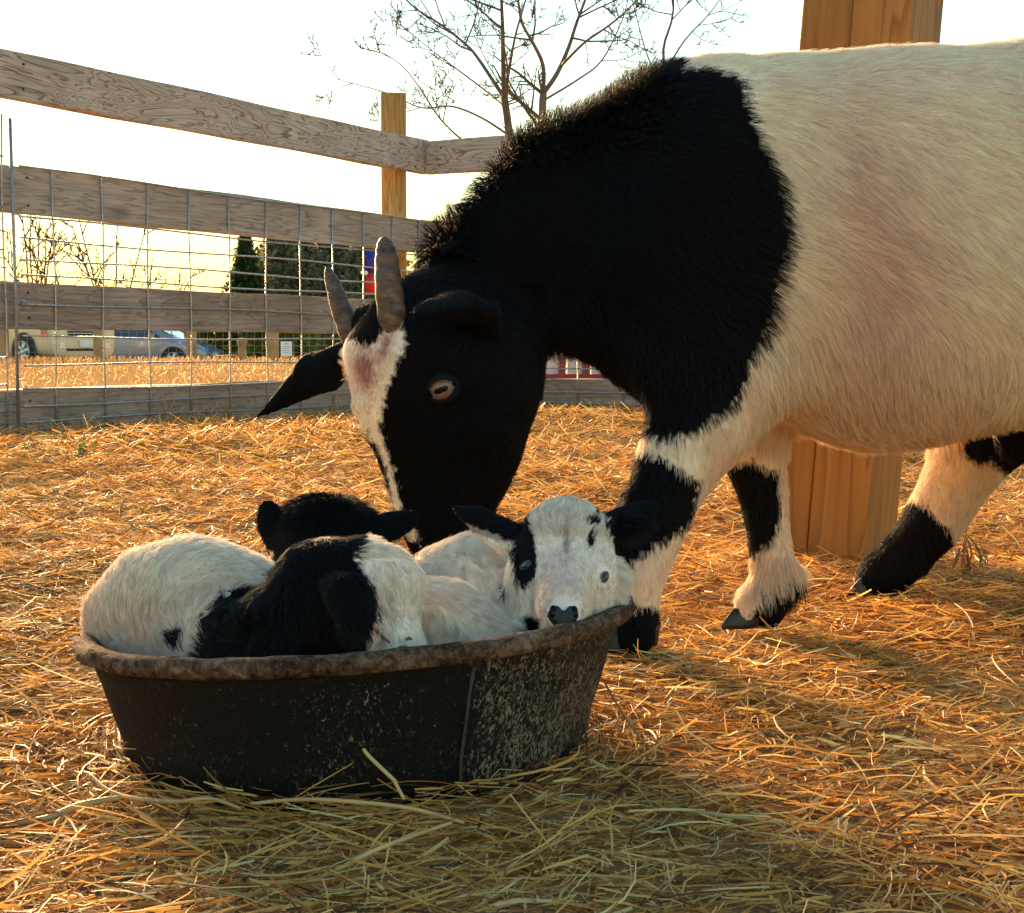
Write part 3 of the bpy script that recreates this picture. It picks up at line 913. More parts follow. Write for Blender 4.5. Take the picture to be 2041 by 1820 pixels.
# cloven hooves
M_HOOF = plain('hoof_keratin', (0.02, 0.016, 0.013), 0.45, 0, 0.4, 200, bump=0.3)
def hoof(u, v, Y, ln, wd_, ht, yaw):
    c = P(u, v, Y); c[2] = -0.004
    f_ = Vector((math.cos(yaw), math.sin(yaw), 0)); s_ = Vector((-f_.y, f_.x, 0))
    prof = []
    for k, (sc_, z_, fw) in enumerate(((1.0, 0.0, 0.10), (1.02, 0.25, 0.08), (0.92, 0.6, 0.0), (0.78, 1.0, -0.10))):
        ring = []
        for a_ in range(14):
            an = 2 * math.pi * a_ / 14
            x_ = math.cos(an); y_ = math.sin(an)
            x_ = x_ * (1.0 if x_ < 0 else 1.15) ; y_ = y_ * (1 - 0.35 * max(x_, 0))
            ring.append(Vector(c) + f_ * (x_ * ln * 0.5 * sc_ + fw * ln) + s_ * (y_ * wd_ * 0.5 * sc_) + Vector((0, 0, z_ * ht)))
        prof.append(ring)
    vs = [q for r_ in prof for q in r_]; fs = [(i*14+k, i*14+(k+1) % 14, (i+1)*14+(k+1) % 14, (i+1)*14+k) for i in range(3) for k in range(14)]
    fs += [tuple(range(14))[::-1], tuple(42 + k for k in range(14))]
    MB().add(vs, fs).build('hoof', M_HOOF, goat, True)
for u_, v_, Y_ in ((1250, 1290, 1.232), (1278, 1286, 1.255)): hoof(u_, v_, Y_, 0.036, 0.016, 0.020, math.pi + 0.25)
for u_, v_, Y_ in ((1484, 1238, 1.338), (1528, 1236, 1.356)): hoof(u_, v_, Y_, 0.034, 0.016, 0.018, math.pi + 0.35)
for u_, v_, Y_ in ((1740, 1182, 1.505), (1762, 1178, 1.525)): hoof(u_, v_, Y_, 0.040, 0.017, 0.020, math.pi + 0.1)
for u_, v_, Y_ in ((2300, 1255, 1.305), (2318, 1250, 1.325)): hoof(u_, v_, Y_, 0.038, 0.017, 0.022, math.pi + 0.1)

# horns
m, n, l, b = new_mat('horn')
tc = N(n, 'ShaderNodeTexCoord')
mp = N(n, 'ShaderNodeMapping'); mp.inputs['Scale'].default_value = (1, 1, 2.5); l.new(tc.outputs['Object'], mp.inputs['Vector'])
v1 = N(n, 'ShaderNodeTexNoise', Scale=70.0, Detail=6.0, Roughness=0.65); l.new(mp.outputs[0], v1.inputs['Vector'])
l.new(ramp(n, l, v1.outputs[0], [(0.3, (0.03, 0.012, 0.005)), (0.5, (0.11, 0.052, 0.024)), (0.72, (0.24, 0.13, 0.07))]), b.inputs['Base Color'])
b.inputs['Roughness'].default_value = 0.55
bp = N(n, 'ShaderNodeBump', Strength=0.5, Distance=0.002); l.new(v1.outputs[0], bp.inputs['Height']); l.new(bp.outputs[0], b.inputs['Normal'])
M_HORN = m
def horn(pts, label=None):
    q = [(P(u, v, Y), r * Y / F) for u, v, Y, r in pts]
    # smooth through the points
    fine = []; rr = []
    for i in range(len(q) - 1):
        for k in range(9):
            t = k / 9
            p0 = q[max(i-1, 0)][0]; p1 = q[i][0]; p2 = q[i+1][0]; p3 = q[min(i+2, len(q)-1)][0]
            fine.append(0.5 * ((2*p1) + (p2-p0)*t + (2*p0-5*p1+4*p2-p3)*t*t + (3*p1-p0-3*p2+p3)*t**3))
            rr.append((q[i][1] * (1-t) + q[i+1][1] * t) * (1 + 0.035 * math.sin((i*9+k) * 1.25) * (1 - 0.6 * (i*9+k) / 45)))
    fine.append(q[-1][0]); rr.append(q[-1][1])
    return MB().tube(fine, rr, 16).build('horn', M_HORN, goat, True)
horn([(796, 700, 1.205, 31), (784, 645, 1.196, 30), (775, 575, 1.198, 27.5), (770, 515, 1.208, 23), (767, 486, 1.213, 16), (766, 473, 1.215, 5)])
horn([(712, 712, 1.275, 23), (700, 670, 1.275, 23), (680, 615, 1.285, 21), (663, 565, 1.295, 15), (655, 543, 1.299, 9), (652, 532, 1.30, 3)])

# ---------------- the three kids in the pan
def kid_style_base(p, n_, fl_, ln0, lift0=0.22, wv=0.3):
    m_ = len(p)
    flow = np.tile(np.array(fl_, float), (m_, 1)) + wav(p, 70, 1.0) * wv + wav(p, 170, 5.0) * wv * 0.6
    return flow, np.full(m_, lift0), np.full(m_, ln0), np.where(n_[:, 1] < 0.5, 1.0, 0.4)

# kid with the black neck and white blaze, asleep at the front
kid1 = empty('goat_kid', (-0.19, 0.92, 0.02), 'white goat kid with black neck and white-blazed face dozing at the front', 'goat kid', 'kids curled up in the feed pan')
k1 = Body()
k1.chain([(312, 1240, 0.965, 116), (375, 1238, 0.955, 147), (450, 1262, 0.95, 140), (520, 1300, 0.945, 120)], 0.02)
k1.chain([(385, 1310, 0.93, 90), (480, 1340, 0.91, 90)], 0.02)
k1.chain([(232, 1222, 0.965, 40), (290, 1200, 0.965, 82)], 0.02)
k1.chain([(465, 1300, 0.89, 92), (545, 1300, 0.875, 98), (612, 1230, 0.872, 84), (650, 1170, 0.872, 86)], 0.018)
k1.chain([(645, 1162, 0.872, 86), (700, 1162, 0.868, 80), (740, 1195, 0.864, 70), (766, 1245, 0.858, 52), (785, 1300, 0.848, 42), (795, 1335, 0.84, 38)], 0.010, (0.1, -1, 0.15), 0.85)
k1.chain([(772, 1132, 0.868, 40), (800, 1160, 0.866, 36), (795, 1215, 0.860, 34)], 0.010)
k1.chain([(800, 1285, 0.850, 38), (818, 1310, 0.846, 30)], 0.008)
k1.chain([(690, 1240, 0.865, 75), (745, 1300, 0.855, 60)], 0.02)
k1.chain([(662, 1165, 0.840, 26), (700, 1190, 0.824, 44), (716, 1250, 0.816, 40), (712, 1318, 0.814, 14)], 0.004, (0.25, -1, 0.15), 0.24)   # hanging ear
k1.chain([(735, 1092, 0.885, 18), (752, 1086, 0.89, 12)], 0.01)
kV, kQ = k1.mesh(0.0026)
kV = relax(kV, kQ, 2, 0.4)
K1_BLACK = [(402, 1400), (403, 1290), (410, 1240), (430, 1200), (470, 1170), (500, 1165), (520, 1140), (538, 1105), (560, 1070), (590, 1030), (712, 1040), (716, 1078), (706, 1110), (722, 1130), (738, 1150), (752, 1185), (752, 1232), (738, 1265), (730, 1300), (722, 1400)]
def k1_coat(p):
    u, v = proj(p)
    j = rng.normal(0, 2.5, (2, len(u))); w3 = wav(p, 120, 0.7) * 4
    u = u + j[0] + w3[:, 0]; v = v + j[1] + w3[:, 1]
    bl = inpoly(u, v, K1_BLACK) & (p[:, 1] < 0.955)
    bl |= (((u - 357) / 16) ** 2 + ((v - 1290) / 26) ** 2 < 1)
    c = np.tile(WHITE, (len(u), 1))
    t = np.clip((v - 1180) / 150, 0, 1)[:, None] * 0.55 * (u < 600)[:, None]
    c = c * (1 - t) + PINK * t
    t = np.clip(np.exp(-(((u - 775) / 22) ** 2 + ((v - 1200) / 50) ** 2)) * 0.55 + 0.75 * np.exp(-(((u - 762) / 14) ** 2 + ((v - 1285) / 22) ** 2)), 0, 1)[:, None]
    c = c * (1 - t) + np.array((0.62, 0.38, 0.24)) * t
    c[bl] = BLACK
    return c
def k1_style(p, n_):
    u, v = proj(p)
    f_, li, ln, de = kid_style_base(p, n_, (0.1, 0, -1), 0.008)
    bod = u < 540
    # swirling curls over the hip
    x_, z_ = (u - 470) / 100, (v - 1230) / 100
    cur = np.stack([-z_ + 0.4 * np.sin(x_ * 6), np.zeros(len(u)), -x_ * 0.9 + 0.5 * np.sin(z_ * 7 + x_ * 3)], 1)
    f_[bod] = cur[bod] + wav(p[bod], 140, 2.0) * 0.55
    ln[bod] = 0.013
    edge = bod & (n_[:, 2] > 0.3); ln[edge] = 0.010; li[edge] = 0.30
    face = u > 600
    f_[face] = np.array((0.25, 0, -1)) + wav(p[face], 120, 3.0) * 0.15
    ln[face] = 0.0055; li[face] = 0.15
    tuft = (v < 1112) & (u > 690); f_[tuft] = np.array((0.9, 0, 0.1)) + wav(p[tuft], 160, 1.0) * 0.3; ln[tuft] = 0.0075; li[tuft] = 0.25
    return f_, li, ln, de
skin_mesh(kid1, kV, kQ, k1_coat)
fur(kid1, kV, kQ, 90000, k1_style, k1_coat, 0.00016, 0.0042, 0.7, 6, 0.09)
b1 = bvh_of(kV, kQ)
M_CREASE = plain('pink_crease', (0.30, 0.10, 0.075), 0.6, 0, 0.2, 300)
def crease(name, spots, r, mat, lift_=0.0030):
    pts = []
    for u_, v_ in spots:
        loc, nor = hit(b1, u_, v_)
        if loc is not None: pts.append(loc + nor * lift_)
    if len(pts) > 2:
        MB().tube(pts, [r * (0.35 + 0.65 * math.sin(math.pi * (k + 0.5) / len(pts))) for k in range(len(pts))], 6).build(name, mat, kid1, True)
crease('closed_eye', [(741, 1246), (748, 1256), (757, 1266), (767, 1275), (777, 1283)], 0.0011, M_CREASE)
crease('mouth_line', [(784, 1298), (794, 1292), (805, 1291), (815, 1296), (822, 1304)], 0.0008, M_CREASE)
crease('nostril', [(806, 1278), (811, 1275), (816, 1277)], 0.0010, M_CREASE)

# white kid with black patches facing the lens, chin on the rim
kid2 = empty('goat_kid', (0.02, 0.95, 0.02), 'white goat kid with black eye patch and ears resting its chin on the rim', 'goat kid', 'kids curled up in the feed pan')
k2 = Body()
k2.chain([(880, 1190, 1.03, 95), (960, 1175, 1.025, 100), (1040, 1190, 1.01, 95)], 0.02)
k2.chain([(985, 1200, 1.0, 88), (1030, 1240, 0.98, 80), (1085, 1200, 0.99, 66)], 0.02)
k2.chain([(800, 1245, 0.93, 92), (880, 1260, 0.925, 88), (960, 1310, 0.915, 70), (1010, 1360, 0.905, 50)], 0.02)
k2.chain([(900, 1330, 0.95, 110), (1080, 1320, 0.95, 100)], 0.02)
k2.chain([(1130, 1088, 0.955, 74), (1132, 1128, 0.945, 70), (1128, 1172, 0.918, 56), (1124, 1212, 0.89, 44), (1122, 1240, 0.878, 38)], 0.012)
k2.chain([(1168, 1120, 0.95, 46), (1184, 1165, 0.94, 38), (1176, 1225, 0.925, 32)], 0.018)
k2.chain([(1078, 1108, 0.952, 48), (1070, 1160, 0.945, 42), (1086, 1225, 0.925, 34)], 0.018)
k2.chain([(1125, 1270, 0.895, 38), (1120, 1290, 0.91, 40)], 0.012)
k2.chain([(1128, 1062, 0.965, 46)], 0.02)
k2.chain([(1050, 1072, 0.962, 22), (1000, 1062, 0.972, 40), (955, 1035, 0.98, 32), (900, 1007, 0.985, 6)], 0.005, (0.35, -0.6, 0.8), 0.28)
k2.chain([(1200, 1055, 0.962, 22), (1240, 1040, 0.972, 36), (1275, 1020, 0.98, 28), (1308, 1000, 0.985, 6)], 0.005, (-0.3, -0.6, 0.8), 0.28)
for uu, vv_ in ((1110, 1222), (1146, 1222)):
    pass
kV, kQ = k2.mesh(0.0024)
kV = relax(kV, kQ, 2, 0.4)
K2_EYE = [(1030, 1040), (1045, 1030), (1068, 1060), (1068, 1110), (1066, 1160), (1042, 1182), (1030, 1150), (1024, 1110)]
def k2_coat(p):
    u, v = proj(p)
    j = rng.normal(0, 1.2, (2, len(u))); w3 = wav(p, 130, 0.7) * 2
    u = u + j[0] + w3[:, 0]; v = v + j[1] + w3[:, 1]
    hd = p[:, 1] < 0.975
    bl = inpoly(u, v, K2_EYE) & hd
    bl |= (u < 1040) & (v < 1095) & (u > 880) & (v < 1045 + (u - 880) * 0.33) & (p[:, 1] < 1.0) & (v < 1075 + (u - 1000) * 0.3)
    bl |= (u > 1206) & (v < 1075)
    bl |= (((u - 1180) / 17) ** 2 + ((v - 1052) / 8) ** 2 < 1) | (((u - 1176) / 7) ** 2 + ((v - 1080) / 14) ** 2 < 1)
    bl |= (((u - 1004) / 9) ** 2 + ((v - 1168) / 15) ** 2 < 1)
    bl |= (((u - 1060) / 22) ** 2 + ((v - 1255) / 20) ** 2 < 1)
    bl |= (u > 1190) & (v < 1040) & (u < 1215)
    c = np.tile(WHITE, (len(u), 1))
    t = np.clip(np.exp(-(((u - 1112) / 42) ** 2 + ((v - 1165) / 65) ** 2)) * 0.8 + 0.7 * np.exp(-(((u - 1120) / 50) ** 2 + ((v - 1245) / 25) ** 2)), 0, 0.85)[:, None]
    c = c * (1 - t) + np.array((0.84, 0.58, 0.47)) * t
    t = (np.exp(-(((u - 1130) / 6) ** 2 + ((v - 1085) / 24) ** 2)) * 0.8)[:, None]
    c = c * (1 - t) + np.array((0.30, 0.13, 0.05)) * t
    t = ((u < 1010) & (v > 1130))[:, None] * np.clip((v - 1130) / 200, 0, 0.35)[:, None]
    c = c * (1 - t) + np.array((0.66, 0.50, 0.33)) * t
    rim_e = (np.abs(v - (1055 + (u - 940) * 0.32)) < 5) & (u < 1000) & (u > 915)
    c[bl] = BLACK
    c[rim_e & (p[:, 1] < 1.0)] = (0.5, 0.33, 0.24)
    return c
K2_PTS = {}
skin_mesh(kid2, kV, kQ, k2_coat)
b2 = bvh_of(kV, kQ)
le, ne = hit(b2, 1203, 1151)
lb, nb = hit(b2, 1050, 1128)
ln1, nn1 = hit(b2, 1112, 1226)
ln2, nn2 = hit(b2, 1146, 1222)
kid_eye(kid2, le, ne, 0.0043, (1, 0.3, 0.75), M_LID)
kid_eye(kid2, lb, nb, 0.0044, (1, -0.3, 0.3), M_DARKLID)
# nose leather: heart-shaped pad with two nostrils
nm = MB()
lc, nc = hit(b2, 1126, 1228)
Mx = frame(nc, (1, 0, 0))
heart = []
for k in range(26):
    a = 2 * math.pi * k / 26
    x_ = 0.0094 * math.cos(a); y_ = 0.0090 * math.sin(a)
    if y_ > 0: y_ *= 0.85 - 0.55 * math.exp(-(x_ / 0.0032) ** 2)
    else: x_ *= 1 - 0.45 * (-y_ / 0.008)
    heart.append((x_ - 0.001, y_ * 1.05))
vs = [lc + Mx @ Vector((0, -0.001, 0.0030))]; fs = []
for f_, hz in ((0.55, 0.0027), (0.9, 0.0016), (1.0, -0.0012)):
    vs += [lc + Mx @ Vector((x_ * f_, y_ * f_, hz)) for x_, y_ in heart]
for k in range(26):
    fs.append((0, 1 + k, 1 + (k + 1) % 26))
    for r_ in range(2):
        fs.append((1 + r_*26 + k, 1 + (r_+1)*26 + k, 1 + (r_+1)*26 + (k+1) % 26, 1 + r_*26 + (k+1) % 26))
nose = nm.add(vs, fs).build('nose', M_NOSE, kid2, True)
for s_ in (-1, 1):
    hm = MB(); sphere(hm, lc + Mx @ Vector((s_ * 0.0062 - 0.001, 0.0022, 0.0012)), 0.0030, (0.8, 1.3, 0.6), M=Mx)
    hm.build('nostril', M_PUPIL, nose, True)
NOSE = np.array(lc); E2 = np.array(le); E2b = np.array(lb)
def k2_style(p, n_):
    u, v = proj(p)
    f_, li, ln, de = kid_style_base(p, n_, (0.5, 0, -0.7), 0.009, 0.18, 0.2)
    head = (p[:, 1] < 0.975) & (u > 1035) & (u < 1225) & (v < 1290)
    cx_ = (u - 1128) / 100
    f_[head] = np.stack([cx_[head] * 0.9, np.zeros(head.sum()), np.full(head.sum(), 0.9)], 1) + wav(p[head], 150, 2.0) * 0.15
    ln[head] = 0.0045; li[head] = 0.16
    crown = head & (v < 1075)
    ln[crown] = 0.009; li[crown] = 0.34
    ears = ((u < 1045) & (v < 1085) & (p[:, 1] < 1.0)) | (u > 1215)
    ln[ears] = 0.004
    inner = (u > 1225) & (v > 1030); ln[inner] = 0.012; li[inner] = 0.4
    d = np.minimum(np.minimum(np.linalg.norm(p - NOSE, axis=1) - 0.0085, np.linalg.norm(p - E2, axis=1) - 0.0030), np.linalg.norm(p - E2b, axis=1) - 0.0030)
    de = np.where(head, de * 2.2, de)
    de = np.where(d < 0, 0, de); ln = np.where(d < 0.003, 0.0018, ln)
    return f_, li, ln, de
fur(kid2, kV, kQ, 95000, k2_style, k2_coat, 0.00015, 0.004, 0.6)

# black-headed kid turned away at the back
kid3 = empty('goat_kid', (-0.12, 1.05, 0.02), 'black-headed goat kid facing away at the back of the pan', 'goat kid', 'kids curled up in the feed pan')
k3 = Body()
k3.chain([(480, 1230, 1.05, 105), (600, 1240, 1.06, 115), (720, 1260, 1.05, 110)], 0.02)
k3.chain([(640, 1200, 1.02, 90), (645, 1120, 1.02, 82)], 0.02)
k3.chain([(650, 1080, 1.025, 86), (655, 1085, 1.05, 80), (662, 1130, 1.09, 50)], 0.015)
k3.chain([(605, 1075, 1.025, 55), (695, 1075, 1.025, 55)], 0.02)
k3.chain([(600, 1085, 1.02, 24), (560, 1068, 1.02, 34), (541, 1035, 1.02, 32), (532, 1012, 1.02, 16)], 0.005, (0.5, -0.8, 0.2), 0.35)
k3.chain([(725, 1075, 1.02, 22), (770, 1052, 1.02, 36), (800, 1040, 1.02, 28), (838, 1018, 1.02, 7)], 0.005, (-0.2, -0.7, 0.7), 0.28)
kV, kQ = k3.mesh(0.0028)
kV = relax(kV, kQ, 2, 0.4)
def k3_coat(p):
    u, v = proj(p)
    w3 = wav(p, 120, 0.7) * 5
    c = np.tile(WHITE, (len(u), 1))
    c[((u + w3[:, 0]) > 545) & ((v + w3[:, 1]) < 1170) | ((u + w3[:, 0] < 575) & (v < 1100))] = BLACK
    return c
def k3_style(p, n_):
    u, v = proj(p)
    f_, li, ln, de = kid_style_base(p, n_, (-0.3, 0, -1), 0.008)
    top = (v < 1060) & (u > 575) & (u < 740); ln[top] = 0.008; li[top] = 0.45
    ears = ((u < 575) | (u > 745)) & (v < 1100); ln[ears] = 0.0035
    return f_, li, ln, de
skin_mesh(kid3, kV, kQ, k3_coat)
fur(kid3, kV, kQ, 30000, k3_style, k3_coat, 0.00017, 0.004, 0.6)

# ------------------------------------------------------------------ straw bedding
M_STRAW = attr_mat('straw', 0.55, 0.3, transl=0.3)
def straw_cols(n_, warm):
    base = np.array([(0.82, 0.47, 0.12), (0.72, 0.36, 0.08), (0.48, 0.205, 0.042), (0.92, 0.64, 0.27), (0.27, 0.108, 0.024), (0.80, 0.48, 0.14), (0.12, 0.052, 0.016)])
    pr = np.array([0.22, 0.24, 0.20, 0.11, 0.12, 0.04, 0.07])
    c = base[rng.choice(len(base), n_, p=pr)]
    return np.clip(c * rng.uniform(0.75, 1.2, (n_, 1)), 0, 0.9)

def blades(p0, yaw, pitch, ln, wd, curve, roll, cols, segs=4, tent=0.35, kink=None):
    """many bent stalks as folded strips: returns verts, quads, colours"""
    n_ = len(ln)
    t = np.linspace(-0.5, 0.5, segs + 1)
    dirx = np.stack([np.cos(yaw) * np.cos(pitch), np.sin(yaw) * np.cos(pitch), np.sin(pitch)], 1)
    side = np.stack([-np.sin(yaw), np.cos(yaw), np.zeros(n_)], 1)
    upv = np.cross(dirx, side)
    sr = side * np.cos(roll)[:, None] + upv * np.sin(roll)[:, None]
    ur = -side * np.sin(roll)[:, None] + upv * np.cos(roll)[:, None]
    V = np.empty((n_, segs + 1, 3, 3), np.float32)
    for i, q in enumerate(t):
        c_ = p0 + dirx * (ln * q)[:, None] + side * (curve[:, 0] * ln * (q * q * 4 - 0.33))[:, None] + upv * (curve[:, 1] * ln * (q * q * 4 - 0.33))[:, None]
        wq = wd * (1.0 - 0.35 * abs(q * 2) ** 3)
        V[:, i, 0] = c_ - sr * wq[:, None] * 0.5
        V[:, i, 1] = c_ + ur * (wq * tent)[:, None]
        V[:, i, 2] = c_ + sr * wq[:, None] * 0.5
    idx = np.arange(n_ * (segs + 1) * 3).reshape(n_, segs + 1, 3)
    q1 = np.stack([idx[:, :-1, :-1], idx[:, 1:, :-1], idx[:, 1:, 1:], idx[:, :-1, 1:]], -1).reshape(-1, 4)
    C = np.repeat(cols, (segs + 1) * 3, axis=0)
    return V.reshape(-1, 3), q1, C

def fit_pen(x, y):
    return ((x - C2[0]) * NL[0] + (y - C2[1]) * NL[1] > 0.03) & ((x - C2[0]) * DL[0] + (y - C2[1]) * DL[1] > 0.03)

def scatter(n_, y0, y1, marg):
    """even over a wedge of the pen in front of the lens, with room to both sides"""
    y = np.sqrt(rng.uniform(y0 ** 2, y1 ** 2, n_))
    x = rng.uniform(-1, 1, n_) * (0.345 * y + marg)
    k = fit_pen(x, y) & (np.hypot(x - PC[0], y - PC[1]) > 0.150)
    return x[k], y[k]

parts = []
def lay(n_, y0, y1, marg, lmin, lmax, wmin, wmax, zlo, zhi, segs, tilt, curl):
    x, y = scatter(n_, y0, y1, marg)
    m_ = len(x)
    patch = np.sin(x * 5 + 2 * np.sin(y * 3)) * np.sin(y * 4.3 + x)        # thin and thick places
    keep_ = rng.random(m_) < 0.78 + 0.25 * patch
    x, y = x[keep_], y[keep_]; m_ = len(x)
    ln = lmin + (lmax - lmin) * rng.beta(1.3, 2.6, m_)
    wd = rng.uniform(wmin, wmax, m_) * np.where(rng.random(m_) < 0.03, 1.8, 1.0)
    lay_dir = 0.5 * np.sin(x * 2.2 + 0.5) + 0.4 * np.cos(y * 1.9)
    yaw = np.where(rng.random(m_) < 0.40, rng.normal(lay_dir, 0.6, m_), rng.uniform(0, math.pi * 2, m_))
    pitch = rng.normal(0, tilt, m_)
    r = np.hypot(x - PC[0], y - PC[1])
    near_pan = np.clip(1 - (r - 0.15) / 0.07, 0, 1)
    # stalks beside the pan lie along its wall
    tang = np.arctan2(y - PC[1], x - PC[0]) + math.pi / 2
    yaw = np.where(near_pan * 1.2 > rng.random(m_), tang + rng.normal(0, 0.22, m_), yaw)
    r_out = r - ln * 0.25
    z = gz(x, y) + rng.uniform(zlo, zhi, m_) ** 1.0 + np.abs(np.sin(pitch)) * ln * 0.32 + near_pan * rng.uniform(0, 0.012, m_)
    cols = straw_cols(m_, None)
    dep = np.clip((z - gz(x, y)) / 0.03, 0, 1)[:, None]
    curve = rng.normal(0, curl, (m_, 2)) * np.array((1.0, 0.35))
    parts.append((blades(np.stack([x, y, z], 1), yaw, pitch, ln, wd, curve, rng.uniform(-1.2, 1.2, m_), cols, segs)))
lay(88000, 0.40, 1.7, 0.22, 0.008, 0.055, 0.0007, 0.0020, 0.000, 0.017, 2, 0.16, 0.08)
lay(9000, 0.40, 1.7, 0.22, 0.025, 0.105, 0.0006, 0.0017, 0.006, 0.019, 5, 0.15, 0.12)
lay(52000, 1.6, 3.2, 0.30, 0.010, 0.075, 0.0010, 0.0026, 0.000, 0.018, 2, 0.24, 0.12)
lay(50000, 3.1, 6.8, 0.45, 0.018, 0.10, 0.0016, 0.0040, 0.000, 0.026, 2, 0.32, 0.12)
# chaff: short bits between the stalks
lay(62000, 0.40, 2.0, 0.15, 0.004, 0.026, 0.0008, 0.0020, -0.002, 0.012, 1, 0.3, 0.05)
lay(9000, 0.40, 2.0, 0.15, 0.006, 0.03, 0.0006, 0.0013, 0.010, 0.020, 2, 0.4, 0.2)
off = 0; VV = []; QQ = []; CC = []
for v_, q_, c_ in parts:
    VV.append(v_); QQ.append(q_ + off); CC.append(c_); off += len(v_)
sme = np_mesh('straw_bedding', np.concatenate(VV), np.concatenate(QQ))
vcol(sme, np.concatenate(CC)); sme.materials.append(M_STRAW)
tag(link('straw_bedding', sme), 'loose golden straw bedding strewn over the pen floor', 'straw', kind='stuff')
print('straw quads', sum(len(q_) for _, q_, _ in parts))

# ------------------------------------------------------------------ a few single stalks and tufts by the pan and fence
M_STALK = plain('straw_stalk', (0.52, 0.33, 0.12), 0.55, 0, 0.25, 60)
M_STALKD = plain('brown_stalk', (0.26, 0.15, 0.06), 0.6, 0, 0.3, 60)
M_STALKG = plain('pale_green_stalk', (0.50, 0.46, 0.24), 0.55, 0, 0.2, 60)
def stalk(pts, r, mat, label):
    q = [P(u, v, Y) for u, v, Y in pts]
    fine = []
    for i in range(len(q) - 1):
        p0, p1, p2, p3 = q[max(i-1, 0)], q[i], q[i+1], q[min(i+2, len(q)-1)]
        for k in range(6):
            t = k / 6
            fine.append(0.5 * ((2*p1) + (p2-p0)*t + (2*p0-5*p1+4*p2-p3)*t*t + (3*p1-p0-3*p2+p3)*t**3))
    fine.append(q[-1])
    rr = [r * (1 - 0.3 * abs(2 * i / (len(fine)-1) - 1) ** 3) for i in range(len(fine))]
    o = MB().tube(fine, rr, 7).build('straw_stalk', mat, None, True)
    tag(o, label, 'straw stalk', 'long stalks lying by the feed pan')
stalk([(724, 1492, 0.782), (738, 1510, 0.781), (786, 1556, 0.779), (789, 1562, 0.778), (806, 1594, 0.775)], 0.0011, M_STALK, 'bent straw stalk leaning against the front of the feed pan')
stalk([(180, 1544, 0.835), (215, 1575, 0.815), (270, 1592, 0.80), (350, 1598, 0.79), (420, 1592, 0.785), (480, 1612, 0.78)], 0.0012, M_STALK, 'long curved straw stalk lying along the pan\'s lower left')
stalk([(500, 1602, 0.785), (600, 1594, 0.775), (700, 1598, 0.77), (820, 1612, 0.765), (925, 1640, 0.76)], 0.0012, M_STALK, 'long thick straw stalk lying along the bottom of the pan')
stalk([(20, 1640, 0.785), (90, 1632, 0.785), (160, 1605, 0.79), (240, 1590, 0.80)], 0.0019, M_STALK, 'broad straw blade lying left of the pan')
stalk([(1205, 1360, 0.95), (1240, 1420, 0.94), (1290, 1490, 0.93), (1330, 1530, 0.92)], 0.0008, M_STALKD, 'thin dark stem leaning on the right side of the pan')
stalk([(465, 1805, 0.68), (560, 1790, 0.69), (680, 1730, 0.70), (760, 1690, 0.71), (900, 1640, 0.73)], 0.0012, M_STALK, 'long pale stalk crossing the foreground below the pan')
stalk([(260, 1440, 0.875), (270, 1420, 0.872), (258, 1400, 0.872), (246, 1388, 0.872)], 0.0007, M_STALKD, 'thin curled stem against the left side of the pan')
stalk([(1340, 1612, 0.80), (1560, 1640, 0.78), (1750, 1650, 0.77), (1890, 1640, 0.775)], 0.0015, M_STALK, 'long straight straw stalk in the right foreground')

def tuft(label, spot, n_, hgt, cols, spread, cat='grass tuft', name='grass_tuft', group=None, wd=0.0025, kind='stuff'):
    base = np.array(spot)
    a = rng.uniform(0, 2 * math.pi, n_); rr = np.abs(rng.normal(0, spread, n_))
    ln = rng.uniform(0.5, 1.0, n_) * hgt
    pit = rng.uniform(0.7, 1.5, n_)
    yaw = rng.uniform(0, 2 * math.pi, n_)
    p0 = base + np.stack([rr * np.cos(a), rr * np.sin(a), np.sin(pit) * ln * 0.5 - 0.01], 1)
    cc = np.array(cols)[rng.integers(0, len(cols), n_)] * rng.uniform(0.8, 1.2, (n_, 1))
    v_, q_, c_ = blades(p0, yaw, pit, ln, np.full(n_, wd), rng.normal(0, 0.18, (n_, 2)), rng.uniform(-1, 1, n_), cc, 4)
    me = np_mesh(name, v_, q_); vcol(me, c_); me.materials.append(M_STRAW)
    tag(link(name, me), label, cat, group, kind)
DRY = [(0.50, 0.30, 0.10), (0.38, 0.20, 0.06), (0.60, 0.42, 0.2)]
tuft('small green grass tuft in the straw on the left', (*P(163, 915, 3.42)[:2], 0.0), 34, 0.06, [(0.10, 0.16, 0.03), (0.16, 0.22, 0.05)], 0.02)
for t, n_, h_, lb in ((1.62, 26, 0.16, 'tangled dry stems at the fence foot below the cars'), (1.40, 30, 0.13, 'dry stems at the fence foot between two uprights'), (0.75, 24, 0.12, 'dry stems at the fence foot near the far ear\'s tip')):
    tuft(lb, fl(t, 0.08, -0.01), n_, h_, DRY, 0.07, 'dry stems', 'dry_stems', 'dry stems along the fence')
tuft('dry stems at the fence foot under the big goat\'s throat', fr_(0.75, 0.08, -0.01), 26, 0.10, DRY + [(0.2, 0.2, 0.06)], 0.14, 'dry stems', 'dry_stems', 'dry stems along the fence')
tuft('reddish dry stems sprouting beside the hind hoof', (*P(1925, 1130, 1.68)[:2], 0.0), 16, 0.055, [(0.28, 0.12, 0.06), (0.2, 0.16, 0.05)], 0.016, 'dry stems', 'dry_stems')

